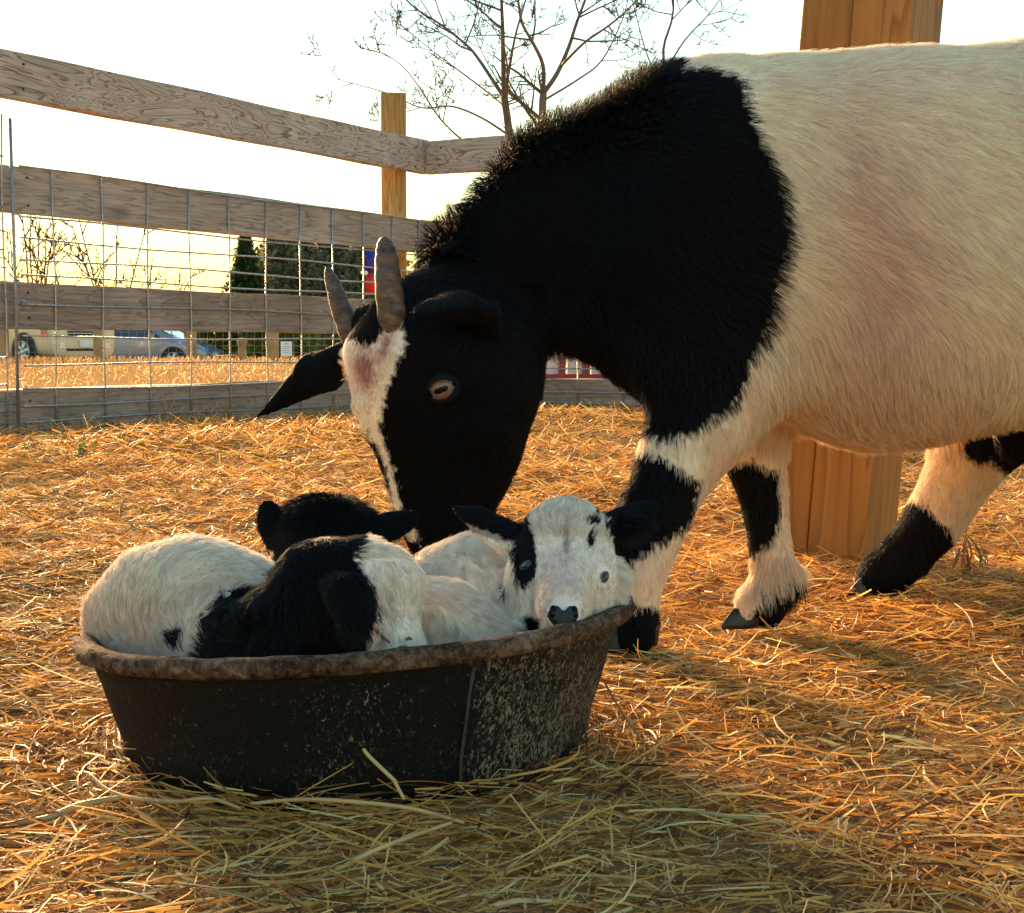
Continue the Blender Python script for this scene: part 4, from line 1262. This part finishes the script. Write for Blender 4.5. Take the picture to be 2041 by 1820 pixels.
# ------------------------------------------------------------------ bare trees
M_BARK = plain('bark', (0.13, 0.10, 0.075), 0.9, 0, 0.35, 9)
M_TWIG = plain('twig_bark', (0.10, 0.075, 0.055), 0.9, 0, 0.3, 9)
def spline(q, k_=5):
    q = [np.array(a, float) for a in q]; out = []
    for i in range(len(q) - 1):
        p0, p1, p2, p3 = q[max(i-1, 0)], q[i], q[i+1], q[min(i+2, len(q)-1)]
        for k in range(k_):
            t = k / k_
            out.append(0.5 * ((2*p1) + (p2-p0)*t + (2*p0-5*p1+4*p2-p3)*t*t + (3*p1-p0-3*p2+p3)*t**3))
    out.append(q[-1]); return out
def twigs(mb, pts, r0, r1, depth, rnd, up=0.25, dens=1.0, lenf=0.66, minr=0.0025):
    """side branches along a limb, then smaller ones along those"""
    L = sum(np.linalg.norm(pts[i+1] - pts[i]) for i in range(len(pts)-1))
    n_ = max(2, int(dens * (5 if depth > 1 else 4)))
    for j in range(n_):
        f_ = rnd.uniform(0.18, 0.98)
        i = min(int(f_ * (len(pts)-1)), len(pts)-2)
        p = pts[i] + (pts[i+1] - pts[i]) * (f_ * (len(pts)-1) - i)
        d = pts[i+1] - pts[i]; d = d / np.linalg.norm(d)
        side = np.array((rnd.gauss(0, 1), rnd.gauss(0, 1) * 0.7, rnd.gauss(0, 1) + up)); side -= side.dot(d) * d * 0.6; side /= np.linalg.norm(side)
        dr = d * 0.55 + side * 0.8; dr /= np.linalg.norm(dr)
        ln = L * lenf * rnd.uniform(0.4, 1.0) * (1.1 - 0.6 * f_)
        q = [p]; dd = dr
        for s_ in range(4):
            dd = dd + np.array((rnd.gauss(0, .16), rnd.gauss(0, .16), rnd.gauss(0, .14) + up * 0.18)); dd /= np.linalg.norm(dd)
            q.append(q[-1] + dd * ln / 4)
        ra = (r0 + (r1 - r0) * f_) * 0.55
        ra = max(ra, minr); ln = max(ln, 0.22 * minr / 0.0025 if depth == 1 else 0)
        mb.tube(q, [ra * (1 - 0.72 * k / 4) for k in range(5)], 4 if depth > 1 else 3, cap=False)
        if depth > 1: twigs(mb, q, ra, ra * 0.3, depth - 1, rnd, up, dens, lenf, minr)

def bare_tree(name, label, limbs, base, seed, depth=3, dens=1.0, minr=0.0025, up=0.25):
    root = empty(name, base, label, 'tree', 'bare trees beyond the fence')
    tr = MB(); tw = MB(); rnd = random.Random(seed)
    for pts, r0, r1 in limbs:
        r0, r1 = r0 * 0.62, r1 * 0.6
        sp = spline(pts, 4)
        tr.tube(sp, [r0 + (r1 - r0) * i / (len(sp)-1) for i in range(len(sp))], 7)
        twigs(tw, sp[len(sp)//4:], r0, r1, depth, rnd, up, dens, minr=minr)
    tr.build('trunk', M_BARK, root, True)
    tw.build('crown', M_TWIG, root, False)
TY_ = 14.0
def T(u, v, dy=0): return P(u, v, TY_ + dy)
bA = T(1020, 760); bA[2] = -0.05
bare_tree('bare_tree', 'tall leafless tree behind the fence, left of its twin trunk', [
    ([bA, T(1018, 500), T(1016, 290), T(1005, 195)], 0.075, 0.055),
    ([T(1005, 195), T(985, 165, .1), T(955, 120, .3), T(930, 90, .5), T(880, 50, .6), T(820, 10, .7), T(760, -60, .8)], 0.034, 0.010),
    ([T(1005, 195), T(1003, 130, -.1), T(1002, 60, -.2), T(1000, 0, -.3), T(1004, -90, -.3), T(990, -220, -.3)], 0.040, 0.012),
    ([T(1006, 190), T(1018, 120, -.3), T(1030, 60, -.6), T(1060, -40, -.8)], 0.026, 0.010),
    ([T(1014, 270), T(960, 235, .4), T(900, 212, .6), T(840, 215, .8), T(770, 185, 1.0), T(672, 158, 1.2)], 0.020, 0.006),
    ([T(1012, 300), T(940, 290, -.4), T(880, 240, -.6), T(840, 180, -.7), T(800, 130, -.8), T(745, 95, -.9)], 0.018, 0.005),
    ([T(1008, 215), T(960, 175, .8), T(900, 130, 1.2), T(860, 100, 1.4), T(800, 50, 1.6)], 0.018, 0.006),
], bA, 5, 3, 1.25, 0.0046)
bB = T(1075, 760, .8); bB[2] = -0.05
bare_tree('bare_tree', 'tall leafless forked tree rising behind the black goat\'s neck', [
    ([bB, T(1078, 500, .8), T(1081, 235, .8), T(1083, 186, .8)], 0.08, 0.058),
    ([T(1083, 186, .8), T(1082, 130, .8), T(1062, 85, .7), T(1040, 45, .6), T(1030, -10, .5), T(1000, -110, .4)], 0.036, 0.014),
    ([T(1083, 186, .8), T(1110, 147, .9), T(1133, 95, 1.0), T(1150, 43, 1.1), T(1170, -10, 1.2), T(1210, -120, 1.3)], 0.042, 0.016),
    ([T(1120, 130, .9), T(1165, 85, .6), T(1215, 50, .4), T(1260, 10, .3), T(1320, -60, .2)], 0.024, 0.008),
    ([T(1084, 200, .8), T(1150, 160, 1.2), T(1200, 120, 1.4), T(1240, 40, 1.6), T(1256, -20, 1.8)], 0.020, 0.007),
    ([T(1081, 240, .8), T(1030, 200, 1.4), T(985, 150, 1.6), T(940, 60, 1.8)], 0.018, 0.006),
], bB, 11, 3, 1.25, 0.0046)
bC = P(1322, 740, 17); bC[2] = -0.05
bare_tree('bare_tree', 'leafless treetop showing above the big goat\'s withers', [
    ([bC, P(1310, 400, 17), P(1330, 190, 17), P(1322, 100, 17), P(1342, 20, 17), P(1336, -120, 17)], 0.045, 0.012),
    ([P(1322, 150, 17), P(1365, 80, 17.2), P(1420, 20, 17.4), P(1470, -60, 17.5)], 0.02, 0.006),
    ([P(1320, 180, 17), P(1290, 110, 17.2), P(1270, 40, 17.4), P(1250, -40, 17.5)], 0.018, 0.006),
], bC, 23, 3, 1.1, 0.005)
def shrubby(u, v, Y, h_, n_, seed, label):
    b_ = P(u, v, Y); b_[2] = float(far_ground(Y)) - 0.05
    rnd = random.Random(seed)
    limbs = []
    for k in range(n_):
        a = rnd.gauss(0, 0.30); c_ = rnd.gauss(0, 0.3)
        q = [b_ + np.array((rnd.gauss(0, .1), rnd.gauss(0, .1), 0))]
        for s_ in range(4):
            q.append(q[-1] + np.array((a * h_ / 4 + rnd.gauss(0, .05), c_ * h_ / 4, h_ / 4 * rnd.uniform(0.8, 1.1))))
        limbs.append((q, 0.07, 0.025))
    bare_tree('bare_sapling', label, limbs, b_, seed, 2, 1.1, 0.024, 0.5)
shrubby(75, 735, 46, 4.7, 6, 3, 'leafless bush against the sunset at the far left')
shrubby(130, 735, 52, 4.6, 4, 5, 'thin leafless bush just right of the leftmost one')
shrubby(225, 735, 48, 5.2, 4, 9, 'leafless saplings against the sunset above the blue car')
shrubby(292, 735, 50, 3.6, 3, 13, 'low leafless bush left of the setting sun')

# ------------------------------------------------------------------ evergreens and hedge behind the parked cars
M_LEAF = attr_mat('foliage', 0.7, 0.1, transl=0.45)
def leafy(name, label, base, rx, ry, hgt, n_, size, cols, shape='bush', cat='tree', group='evergreens behind the parked cars', trunk=True):
    root = empty(name, base, label, cat, group)
    t = rng.random(n_) ** (0.8 if shape == 'bush' else 0.62)
    if shape == 'cone': t = 1 - t
    ang_ = rng.uniform(0, 2 * math.pi, n_)
    if shape == 'cone':
        tier = 0.72 + 0.28 * np.abs(np.sin(t * 26 + 0.6 * np.sin(ang_ * 3)))
        prof = (1 - t) ** 0.85 * tier + 0.02
        z = 0.06 + t * 0.94
    else:
        z = t
        prof = np.sqrt(np.clip(1 - (z * 2 - 0.9) ** 2 * 0.8, 0.02, 1))
    lump = 1 + 0.22 * np.sin(ang_ * 5 + z * 9) + 0.16 * np.sin(ang_ * 9 - z * 17 + 1)
    rr = prof * lump * np.sqrt(rng.uniform(0.02, 1.0, n_))
    p = np.stack([rr * rx * np.cos(ang_), rr * ry * np.sin(ang_), z * hgt], 1) + np.array(base)
    d1 = unit(rng.normal(0, 1, (n_, 3)) + (np.array((0, 0, -0.4)) if shape == 'cone' else 0)); d2 = unit(np.cross(d1, rng.normal(0, 1, (n_, 3))))
    s_ = (size * rng.uniform(0.6, 1.4, n_))[:, None]
    V_ = np.stack([p - d1 * s_, p + d2 * s_ * 0.45, p + d1 * s_, p - d2 * s_ * 0.45], 1).reshape(-1, 3)
    Q_ = np.arange(n_ * 4).reshape(-1, 4)
    me = np_mesh('crown', V_, Q_)
    c_ = np.array(cols)[rng.integers(0, len(cols), n_)] * rng.uniform(0.7, 1.3, (n_, 1))
    vcol(me, np.repeat(c_, 4, axis=0)); me.materials.append(M_LEAF)
    link('crown', me, None, root)
    if trunk:
        b_ = Vector(base)
        MB().tube([b_ + Vector((0, 0, -0.1)), b_ + Vector((0.02, 0, hgt * 0.4)), b_ + Vector((0, 0.02, hgt * 0.85))], [hgt * 0.022, hgt * 0.016, hgt * 0.005], 6).build('trunk', M_BARK, root, True)
DKG = [(0.05, 0.085, 0.03), (0.07, 0.11, 0.04), (0.04, 0.065, 0.028)]
OLV = [(0.20, 0.21, 0.12), (0.17, 0.18, 0.10), (0.24, 0.24, 0.15)]
MIDG = [(0.045, 0.085, 0.02), (0.06, 0.10, 0.03), (0.03, 0.06, 0.018)]
def gb_(u, Y): q = P(u, 700, Y); return (q[0], Y, float(far_ground(Y)))
leafy('evergreen_tree', 'dark green conifer just right of the setting sun', gb_(492, 60), 1.45, 1.4, 5.6, 9000, 0.13, DKG, 'cone')
leafy('evergreen_tree', 'olive green tree behind the fence, right of the dark conifer', gb_(575, 62), 1.7, 1.4, 5.6, 9000, 0.15, OLV, 'bush')
leafy('evergreen_tree', 'grey-green tree behind the mother goat\'s horns', gb_(660, 64), 1.7, 1.4, 5.5, 9000, 0.15, OLV, 'bush')
leafy('evergreen_tree', 'dark green tree behind the mother goat\'s near horn', gb_(745, 62), 1.6, 1.4, 5.3, 8000, 0.14, OLV, 'bush')
leafy('evergreen_tree', 'low dark treetop on the skyline left of the conifer', gb_(402, 62), 0.55, 0.55, 2.95, 1400, 0.10, DKG, 'cone')
for i, (u, h_, lb) in enumerate([(20, 3.05, 'low dark bush on the skyline at the far left'), (105, 3.25, 'low dark bush on the skyline above the tan car'), (190, 3.1, 'low dark bush on the skyline between the two cars'), (262, 2.95, 'low dark bush on the skyline above the blue car'), (330, 2.8, 'low dark bush on the skyline left of the sun')]):
    leafy('skyline_bush', lb, gb_(u, 64), 1.1, 0.8, h_, 1500, 0.11, MIDG, 'bush', 'bush', 'low bushes on the skyline')
for i, (u, Yh, h_, lb) in enumerate([(420, 44, 1.35, 'green hedge shrub behind the blue car\'s nose'), (500, 44, 1.5, 'green hedge shrub behind the short bollard'), (585, 44, 1.6, 'green hedge shrub behind the white sign'), (665, 45, 1.7, 'green hedge shrub behind the goat\'s far ear'), (745, 45, 1.7, 'green hedge shrub hidden partly by the goat\'s face')]):
    leafy('hedge_shrub', lb, gb_(u, Yh), 0.75, 0.6, h_ + 0.4, 4200, 0.06, MIDG, 'bush', 'shrub', 'hedge behind the car park', False)

# ------------------------------------------------------------------ far post-and-wire fence in front of the cars
far = empty('post_fence', (*P(385, 700, 29)[:2], 0), 'far post and wire fence in front of the parked cars', 'fence')
fy = 29.0
for u in (20 - 188, 8, 197, 382, 545, 712, 880, 1045, 1210):
    q = P(u, 700, fy)
    plank('post', (q[0], fy, -0.1), (q[0], fy, 1.05), 0.15, 0.15, M_FARPOST, far, up=(0.7, 0.7, 0), segs=3)
mw = MB()
x0, x1 = P(-160, 700, fy)[0], P(1210, 700, fy)[0]
for k in range(7):
    z = 0.06 + k * 0.13
    mw.box((x0, fy - 0.09, z), (x1, fy - 0.086, z + 0.004))
x = x0
while x < x1:
    mw.box((x, fy - 0.095, 0), (x + 0.004, fy - 0.091, 0.9)); x += 0.15
mw.build('wire_mesh', M_GREYPIPE, far)

M_SIGN = plain('white_sign', (0.78, 0.80, 0.82), 0.5, 0, 0.04, 6)
M_SIGNTXT = plain('faded_blue_print', (0.32, 0.46, 0.60), 0.6, 0, 0.1, 6)
q = P(571, 700, 28.5)
sg = empty('small_sign', (q[0], 28.5, 0), 'small white sign on a short post in front of the hedge', 'sign')
plank('post', (q[0], 28.55, -0.05), (q[0], 28.55, 0.34), 0.06, 0.05, M_FARPOST, sg, up=(1, 0, 0), segs=2)
MB().box((q[0] - 0.105, 28.48, 0.10 + 0.02), (q[0] + 0.105, 28.5, 0.40)).build('panel', M_SIGN, sg)
tx = MB()
cx, cz = q[0], 0.345
tx.add([(cx - 0.035, 28.476, cz), (cx + 0.035, 28.476, cz), (cx, 28.476, cz + 0.04)], [(0, 1, 2)])
for k, wd_ in enumerate((0.07, 0.06, 0.065, 0.05)):
    z = 0.30 - k * 0.038
    tx.add([(cx - wd_, 28.476, z), (cx + wd_, 28.476, z), (cx + wd_, 28.476, z + 0.012), (cx - wd_, 28.476, z + 0.012)], [(0, 1, 2, 3)])
tx.build('print', M_SIGNTXT, sg)
q = P(483, 700, 28.2)
bo = empty('bollard', (q[0], 28.2, 0), 'short round-headed wooden bollard right of the blue car', 'bollard')
mb = MB().lathe([(0.075, -0.05), (0.078, 0.20), (0.07, 0.27), (0.062, 0.29), (0.085, 0.33), (0.098, 0.38), (0.09, 0.43), (0.05, 0.46), (0.01, 0.465)], 14)
mb.xf(Matrix.Translation((q[0], 28.2, 0))).build('post', M_FARPOST, bo, True)
MB().tube([(q[0] - 0.5, 28.3, 0.10), (q[0] - 0.06, 28.22, 0.14)], 0.035, 8).build('rail', M_FARPOST, bo, True)

# blue and red banner beside the near horn
M_BLUE = plain('banner_blue', (0.03, 0.03, 0.30), 0.7, 0, 0.1, 4); M_RED = plain('banner_red', (0.60, 0.03, 0.02), 0.7, 0, 0.1, 4); M_WHT = plain('banner_white', (0.8, 0.8, 0.8), 0.7, 0, 0.05, 4)
M_GREYM = plain('grey_pole', (0.4, 0.4, 0.4), 0.5, 0.5, 0.1, 4)
def banner():
    Yb = 24.0
    a = P(729, 500, Yb); c_ = P(768, 585, Yb)
    root = empty('banner', (c_[0], Yb, 0), 'blue and red banner hanging beyond the near horn', 'banner')
    MB().tube([(c_[0], Yb + 0.04, -0.05), (c_[0], Yb + 0.04, a[2] + 0.1)], 0.025, 8).build('pole', M_GREYM, root, True)
    zs = [a[2], a[2] - (a[2] - c_[2]) * 0.52, c_[2]]
    for i, (nm_, mt) in enumerate((('blue_half', M_BLUE), ('red_half', M_RED))):
        mb = MB(); cols_ = 10; vs = []; fs = []
        for k in range(cols_ + 1):
            x_ = a[0] + (c_[0] - a[0]) * k / cols_; y_ = Yb + 0.03 * math.sin(k * 1.3)
            for z in (zs[i], zs[i + 1]):
                vs += [(x_, y_, z), (x_, y_ + 0.006, z)]
        for k in range(cols_):
            o_ = k * 4
            fs += [(o_, o_+4, o_+6, o_+2), (o_+1, o_+3, o_+7, o_+5), (o_, o_+1, o_+5, o_+4), (o_+2, o_+6, o_+7, o_+3)]
        mb.add(vs, fs).build(nm_, mt, root, True)
    e_ = MB(); sphere(e_, (a[0] - 0.02, Yb - 0.02, zs[1]), 0.05, (1.2, 0.6, 0.8), 10, 8); e_.build('emblem', M_WHT, root, True)
banner()

# red gate and white panels seen under the goat's throat
Yg = 9.5
gl = P(1070, 700, Yg)[0]; gr_ = P(1215, 700, Yg)[0]
def zz_(v): return P(1100, v, Yg)[2]
gate = empty('red_gate', (gl, Yg, 0), 'dark red gate with white panels seen under the goat\'s throat', 'gate')
M_GRED = plain('gate_red', (0.22, 0.012, 0.018), 0.5, 0, 0.2, 5)
for i in range(3):
    xa = P(1083 + i * 48, 700, Yg)[0]; xb = P(1113 + i * 48 + 10, 700, Yg)[0]
    MB().box((xa, Yg + 0.06, -0.02), (xb, Yg + 0.08, zz_(640))).build('panel', M_SIGN, gate)
MB().box((gl, Yg - 0.02, zz_(755)), (gr_, Yg + 0.04, zz_(746))).build('rail', M_GRED, gate)
MB().box((gl, Yg - 0.02, zz_(680)), (gr_, Yg + 0.04, zz_(670))).build('rail', M_GRED, gate)
for u in (1066, 1120, 1168, 1216):
    xa = P(u - 7, 700, Yg)[0]; xb = P(u + 7, 700, Yg)[0]
    MB().box((xa, Yg - 0.03, -0.05), (xb, Yg + 0.05, zz_(655))).build('post', M_GRED, gate)

# ------------------------------------------------------------------ parked cars
M_TYRE = plain('tyre_rubber', (0.018, 0.018, 0.018), 0.85, 0, 0.2, 20); M_ALLOY = plain('alloy', (0.62, 0.62, 0.62), 0.3, 0.8, 0.08, 20)
M_GLASS = plain('car_glass', (0.03, 0.045, 0.05), 0.06, 0, 0.1, 4, coat=1.0); M_LAMP = plain('headlamp', (0.75, 0.78, 0.76), 0.12, 0.1, 0.05, 20, coat=1.0)
M_AMBER = plain('amber_lamp', (0.75, 0.16, 0.05), 0.25, 0, 0.1, 20); M_TRIM = plain('black_trim', (0.02, 0.02, 0.02), 0.6, 0, 0.2, 20); M_PLATE = plain('number_plate', (0.75, 0.77, 0.78), 0.45, 0, 0.05, 30)
M_GOLD = plain('champagne_paint', (0.66, 0.57, 0.40), 0.35, 0.2, 0.05, 2, coat=0.8); M_BLUEC = plain('slate_blue_paint', (0.20, 0.26, 0.34), 0.3, 0.3, 0.06, 2, coat=0.9)
def car(name, label, loc, heading, paint, st, wheels, rw, spec):
    root = empty(name, loc, label, 'car', 'cars parked beyond the fence')
    root.rotation_euler = (0, 0, heading)
    Mw = Matrix.Translation(loc) @ Matrix.Rotation(heading, 4, 'Z')
    mb = MB(); n_ = 0; ringn = 14
    vs = []; fs = []
    for x_, zb, zm, zt, wb, wm, wt in st:
        ring = [(wb*0.8, zb), (wb, zb + 0.06), (wm, zb + (zm-zb)*0.45), (wm, zm - 0.06), (wm*0.985, zm), (wt, zt - 0.05 if zt - zm > 0.1 else zt - 0.01), (wt*0.85, zt)]
        ring = ring + [(-a, z) for a, z in ring[::-1]]
        vs += [(x_, a, z) for a, z in ring]
    for i in range(len(st) - 1):
        for k in range(ringn):
            fs.append((i*ringn+k, i*ringn+(k+1) % ringn, (i+1)*ringn+(k+1) % ringn, (i+1)*ringn+k))
    fs.append(tuple(range(ringn))[::-1]); fs.append(tuple((len(st)-1)*ringn+k for k in range(ringn)))
    body = mb.add(vs, fs).xf(Mw).build('body', paint, root, True)
    sub = body.modifiers.new('round', 'SUBSURF'); sub.levels = 2; sub.render_levels = 2
    hw = max(s[5] for s in st)
    for wx in wheels:
        for sd_ in (-1, 1):
            yo = sd_ * (hw - 0.085)
            a = MB().lathe([(rw*1.18, -0.02), (rw*1.18, 0.105 * 1)], 28, 'y').xf(Mw @ Matrix.Translation((wx, yo if sd_ > 0 else yo, rw * 1.02)) @ Matrix.Diagonal((1, sd_, 1, 1)))
            a.build('wheel_arch', M_TRIM, root, True)
            w_ = MB().lathe([(rw*0.66, 0.03), (rw*0.72, 0.125), (rw*0.92, 0.135), (rw*0.99, 0.11), (rw, 0.02), (rw, -0.08), (rw*0.9, -0.1)], 30, 'y').xf(Mw @ Matrix.Translation((wx, yo, rw)) @ Matrix.Diagonal((1, sd_, 1, 1))).build('wheel', M_TYRE, root, True)
            rm = MB().lathe([(rw*0.68, 0.095), (rw*0.70, 0.125), (rw*0.66, 0.128), (rw*0.62, 0.10)], 30, 'y', cap=False)
            for k in range(6):
                an = k * math.pi / 3 + 0.3
                ca, sa_ = math.cos(an), math.sin(an)
                pw, pr_ = rw * 0.13, rw * 0.64
                q4 = [(-pw*sa_*0.8, pw*ca*0.8), (pw*sa_*0.8, -pw*ca*0.8), (pr_*ca + pw*1.1*sa_, pr_*sa_ - pw*1.1*ca), (pr_*ca - pw*1.1*sa_, pr_*sa_ + pw*1.1*ca)]
                rm.add([(a_, 0.122, c_) for a_, c_ in q4] + [(a_, 0.09, c_) for a_, c_ in q4], [(0, 1, 2, 3), (4, 7, 6, 5), (0, 4, 5, 1), (1, 5, 6, 2), (2, 6, 7, 3), (3, 7, 4, 0)])
            rm.lathe([(rw*0.17, 0.10), (rw*0.16, 0.13), (rw*0.05, 0.133)], 14, 'y')
            rm.xf(Mw @ Matrix.Translation((wx, yo, rw)) @ Matrix.Diagonal((1, sd_, 1, 1))).build('rim', M_ALLOY, w_, True)
    for nm_, pts_, th, mt in spec:
        # a shaped panel proud of the bodywork: outline in car space and a push direction
        p_ = [Vector(a) for a in pts_]; nv_ = (p_[1] - p_[0]).cross(p_[2] - p_[0]).normalized()
        k = len(p_)
        vs = [a + nv_ * th for a in p_] + [a - nv_ * 0.03 for a in p_]
        fs = [tuple(range(k)), tuple(range(2*k-1, k-1, -1))] + [(i, k + i, k + (i+1) % k, (i+1) % k) for i in range(k)]
        MB().add(vs, fs).xf(Mw).build(nm_, mt, root)
    return root
# stations: x, bottom, belt, top, half widths at bottom, belt, top
SUV = [(-2.35, 0.45, 0.95, 1.55, 0.80, 0.86, 0.66), (-2.25, 0.38, 1.02, 1.74, 0.88, 0.91, 0.70), (-1.2, 0.34, 1.04, 1.80, 0.90, 0.93, 0.72), (0.1, 0.34, 1.04, 1.79, 0.90, 0.93, 0.72), (0.45, 0.24, 1.04, 1.72, 0.90, 0.93, 0.70),
       (1.05, 0.24, 1.04, 1.16, 0.90, 0.93, 0.80), (1.25, 0.24, 1.02, 1.10, 0.90, 0.93, 0.80), (2.0, 0.24, 1.0, 1.04, 0.89, 0.91, 0.76), (2.25, 0.24, 0.95, 1.0, 0.88, 0.90, 0.76), (2.36, 0.25, 0.91, 0.95, 0.84, 0.86, 0.74), (2.40, 0.27, 0.88, 0.91, 0.82, 0.84, 0.72)]
a37 = R(-37)
q = P(47, 700, 34.0)
def car_loc(u, Y, wx, hw, heading):
    q_ = P(u, 700, Y); c_, s_ = math.cos(heading), math.sin(heading)
    off = Vector((wx * c_ + hw * s_, wx * s_ - hw * c_, 0))     # the wheel on the near side
    return (q_[0] - off.x, Y - off.y, float(far_ground(Y)))
suv_spec = []
for s_ in (-1, 1):
    suv_spec.append(('headlight', [(2.30, s_*0.86, 0.72), (2.36, s_*0.55, 0.72), (2.33, s_*0.55, 0.90), (2.22, s_*0.86, 0.90)][::s_], 0.02, M_LAMP))
    suv_spec.append(('indicator', [(2.10, s_*0.915, 0.72), (2.28, s_*0.885, 0.72), (2.20, s_*0.885, 0.90), (2.06, s_*0.915, 0.88)][::s_], 0.015, M_AMBER))
    suv_spec.append(('fog_light', [(2.37, s_*0.68, 0.46), (2.39, s_*0.54, 0.46), (2.39, s_*0.54, 0.58), (2.37, s_*0.68, 0.58)][::s_], 0.02, M_LAMP))
    suv_spec.append(('side_window', [(-2.0, s_*0.90, 1.10), (0.80, s_*0.90, 1.10), (0.35, s_*0.76, 1.62), (-1.9, s_*0.76, 1.64)][::-s_], 0.012, M_GLASS))
for k in range(3):
    suv_spec.append(('grille_bar', [(2.40, 0.46, 0.74 + k*0.065), (2.40, -0.46, 0.74 + k*0.065), (2.38, -0.46, 0.775 + k*0.065), (2.38, 0.46, 0.775 + k*0.065)][::-1], 0.02, M_TRIM))
suv_spec.append(('number_plate', [(2.43, 0.16, 0.48), (2.43, -0.16, 0.48), (2.43, -0.16, 0.64), (2.43, 0.16, 0.64)][::-1], 0.02, M_PLATE))
suv_spec.append(('lower_intake', [(2.39, 0.5, 0.40), (2.39, -0.5, 0.40), (2.40, -0.5, 0.45), (2.40, 0.5, 0.45)][::-1], 0.02, M_TRIM))
suv_spec.append(('windscreen', [(1.02, 0.74, 1.18), (1.02, -0.74, 1.18), (0.50, -0.64, 1.68), (0.50, 0.64, 1.68)][::-1], 0.012, M_GLASS))
car('parked_car', 'champagne gold off-roader parked at the far left behind the fence', car_loc(47, 34.0, 1.42, 0.93, a37), a37, M_GOLD, SUV, (1.42, -1.35), 0.37, suv_spec)
HAT = [(-2.15, 0.42, 0.98, 1.08, 0.72, 0.78, 0.60), (-2.05, 0.32, 1.0, 1.16, 0.82, 0.85, 0.60), (-1.3, 0.26, 0.96, 1.36, 0.86, 0.87, 0.58), (-0.4, 0.24, 0.94, 1.48, 0.86, 0.87, 0.58), (0.2, 0.24, 0.92, 1.46, 0.86, 0.87, 0.57),
       (0.75, 0.24, 0.90, 1.22, 0.86, 0.87, 0.60), (1.25, 0.25, 0.86, 0.97, 0.86, 0.86, 0.68), (1.75, 0.20, 0.76, 0.84, 0.83, 0.83, 0.66), (2.08, 0.20, 0.64, 0.70, 0.78, 0.79, 0.62), (2.22, 0.21, 0.54, 0.58, 0.70, 0.71, 0.56), (2.25, 0.23, 0.50, 0.53, 0.66, 0.67, 0.52)]
hat_spec = []
for s_ in (-1, 1):
    hat_spec.append(('headlight', [(1.70, s_*0.83, 0.60), (2.10, s_*0.70, 0.56), (1.98, s_*0.70, 0.68), (1.45, s_*0.82, 0.82)][::-s_], 0.015, M_LAMP))
    hat_spec.append(('side_window', [(-1.5, s_*0.835, 0.98), (0.95, s_*0.83, 0.95), (0.25, s_*0.63, 1.38), (-1.0, s_*0.64, 1.38)][::-s_], 0.012, M_GLASS))
    hat_spec.append(('wing_mirror', [(0.72, s_*0.98, 0.94), (0.78, s_*0.86, 0.94), (0.78, s_*0.86, 1.06), (0.72, s_*1.0, 1.06)][::s_], 0.05, M_BLUEC))
hat_spec.append(('windscreen', [(1.22, 0.62, 0.985), (1.22, -0.62, 0.985), (0.30, -0.52, 1.44), (0.30, 0.52, 1.44)][::-1], 0.012, M_GLASS))
hat_spec.append(('number_plate', [(2.27, 0.16, 0.36), (2.27, -0.16, 0.36), (2.25, -0.16, 0.50), (2.25, 0.16, 0.50)][::-1], 0.02, M_PLATE))
hat_spec.append(('lower_intake', [(2.24, 0.42, 0.30), (2.24, -0.42, 0.30), (2.25, -0.42, 0.345), (2.25, 0.42, 0.345)][::-1], 0.015, M_TRIM))
a28 = R(-8)
car('parked_car', 'slate blue hatchback parked right of the gold off-roader', car_loc(345, 42.0, 1.33, 0.87, a28), a28, M_BLUEC, HAT, (1.33, -1.30), 0.31, hat_spec)

# two wires crossing the sky at the left
for i, (z, lb) in enumerate(((0, 'upper of two thin overhead lines crossing the sky on the left'), (1, 'lower of two thin overhead lines crossing the sky on the left'))):
    Yp = 55.0
    a = P(-900, 225 + i * 26, Yp); c_ = P(1700, 330 + i * 10, Yp)
    pts = [a + (c_ - a) * t + np.array((0, 0, -1.2 * (1 - (2*t - 1) ** 2))) for t in np.linspace(0, 1, 24)]
    o = MB().tube(pts, 0.006, 4).build('overhead_line', M_TRIM, None, True); tag(o, lb, 'overhead line', 'overhead lines')

# rough grass along the edge of the car park
n_ = 2600
xg = rng.uniform(P(-120, 700, 28)[0], P(1300, 700, 28)[0], n_); yg = rng.uniform(26.5, 29.5, n_)
lg = rng.uniform(0.05, 0.16, n_)
v_, q_, c_ = blades(np.stack([xg, yg, lg * 0.4], 1), rng.uniform(0, 6.28, n_), rng.uniform(0.8, 1.5, n_), lg, np.full(n_, 0.018), rng.normal(0, 0.15, (n_, 2)), rng.uniform(-1, 1, n_), np.array(DRY)[rng.integers(0, 3, n_)], 2)
me = np_mesh('dry_grass', v_, q_); vcol(me, c_); me.materials.append(M_STRAW)
n2_ = 5000
yg2 = np.sqrt(rng.uniform(9.0 ** 2, 27.0 ** 2, n2_)); xg2 = rng.uniform(-0.40, 0.12, n2_) * yg2; lg2 = rng.uniform(0.02, 0.07, n2_)
kp = ~fit_pen(xg2, yg2)
xg2, yg2, lg2 = xg2[kp], yg2[kp], lg2[kp]; n2_ = len(xg2)
v2_, q2_, c2_ = blades(np.stack([xg2, yg2, lg2 * 0.3], 1), rng.uniform(0, 6.28, n2_), rng.uniform(0.2, 1.3, n2_), lg2, np.full(n2_, 0.010), rng.normal(0, 0.15, (n2_, 2)), rng.uniform(-1, 1, n2_), np.array(DRY)[rng.integers(0, 3, n2_)], 2)
bpy.data.meshes.remove(me)
me = np_mesh('dry_grass', np.concatenate([v_, v2_]), np.concatenate([q_, q2_ + len(v_)])); vcol(me, np.concatenate([c_, c2_])); me.materials.append(M_STRAW)
tag(link('dry_grass', me), 'dry grass over the field in front of the parked cars', 'grass', kind='stuff')
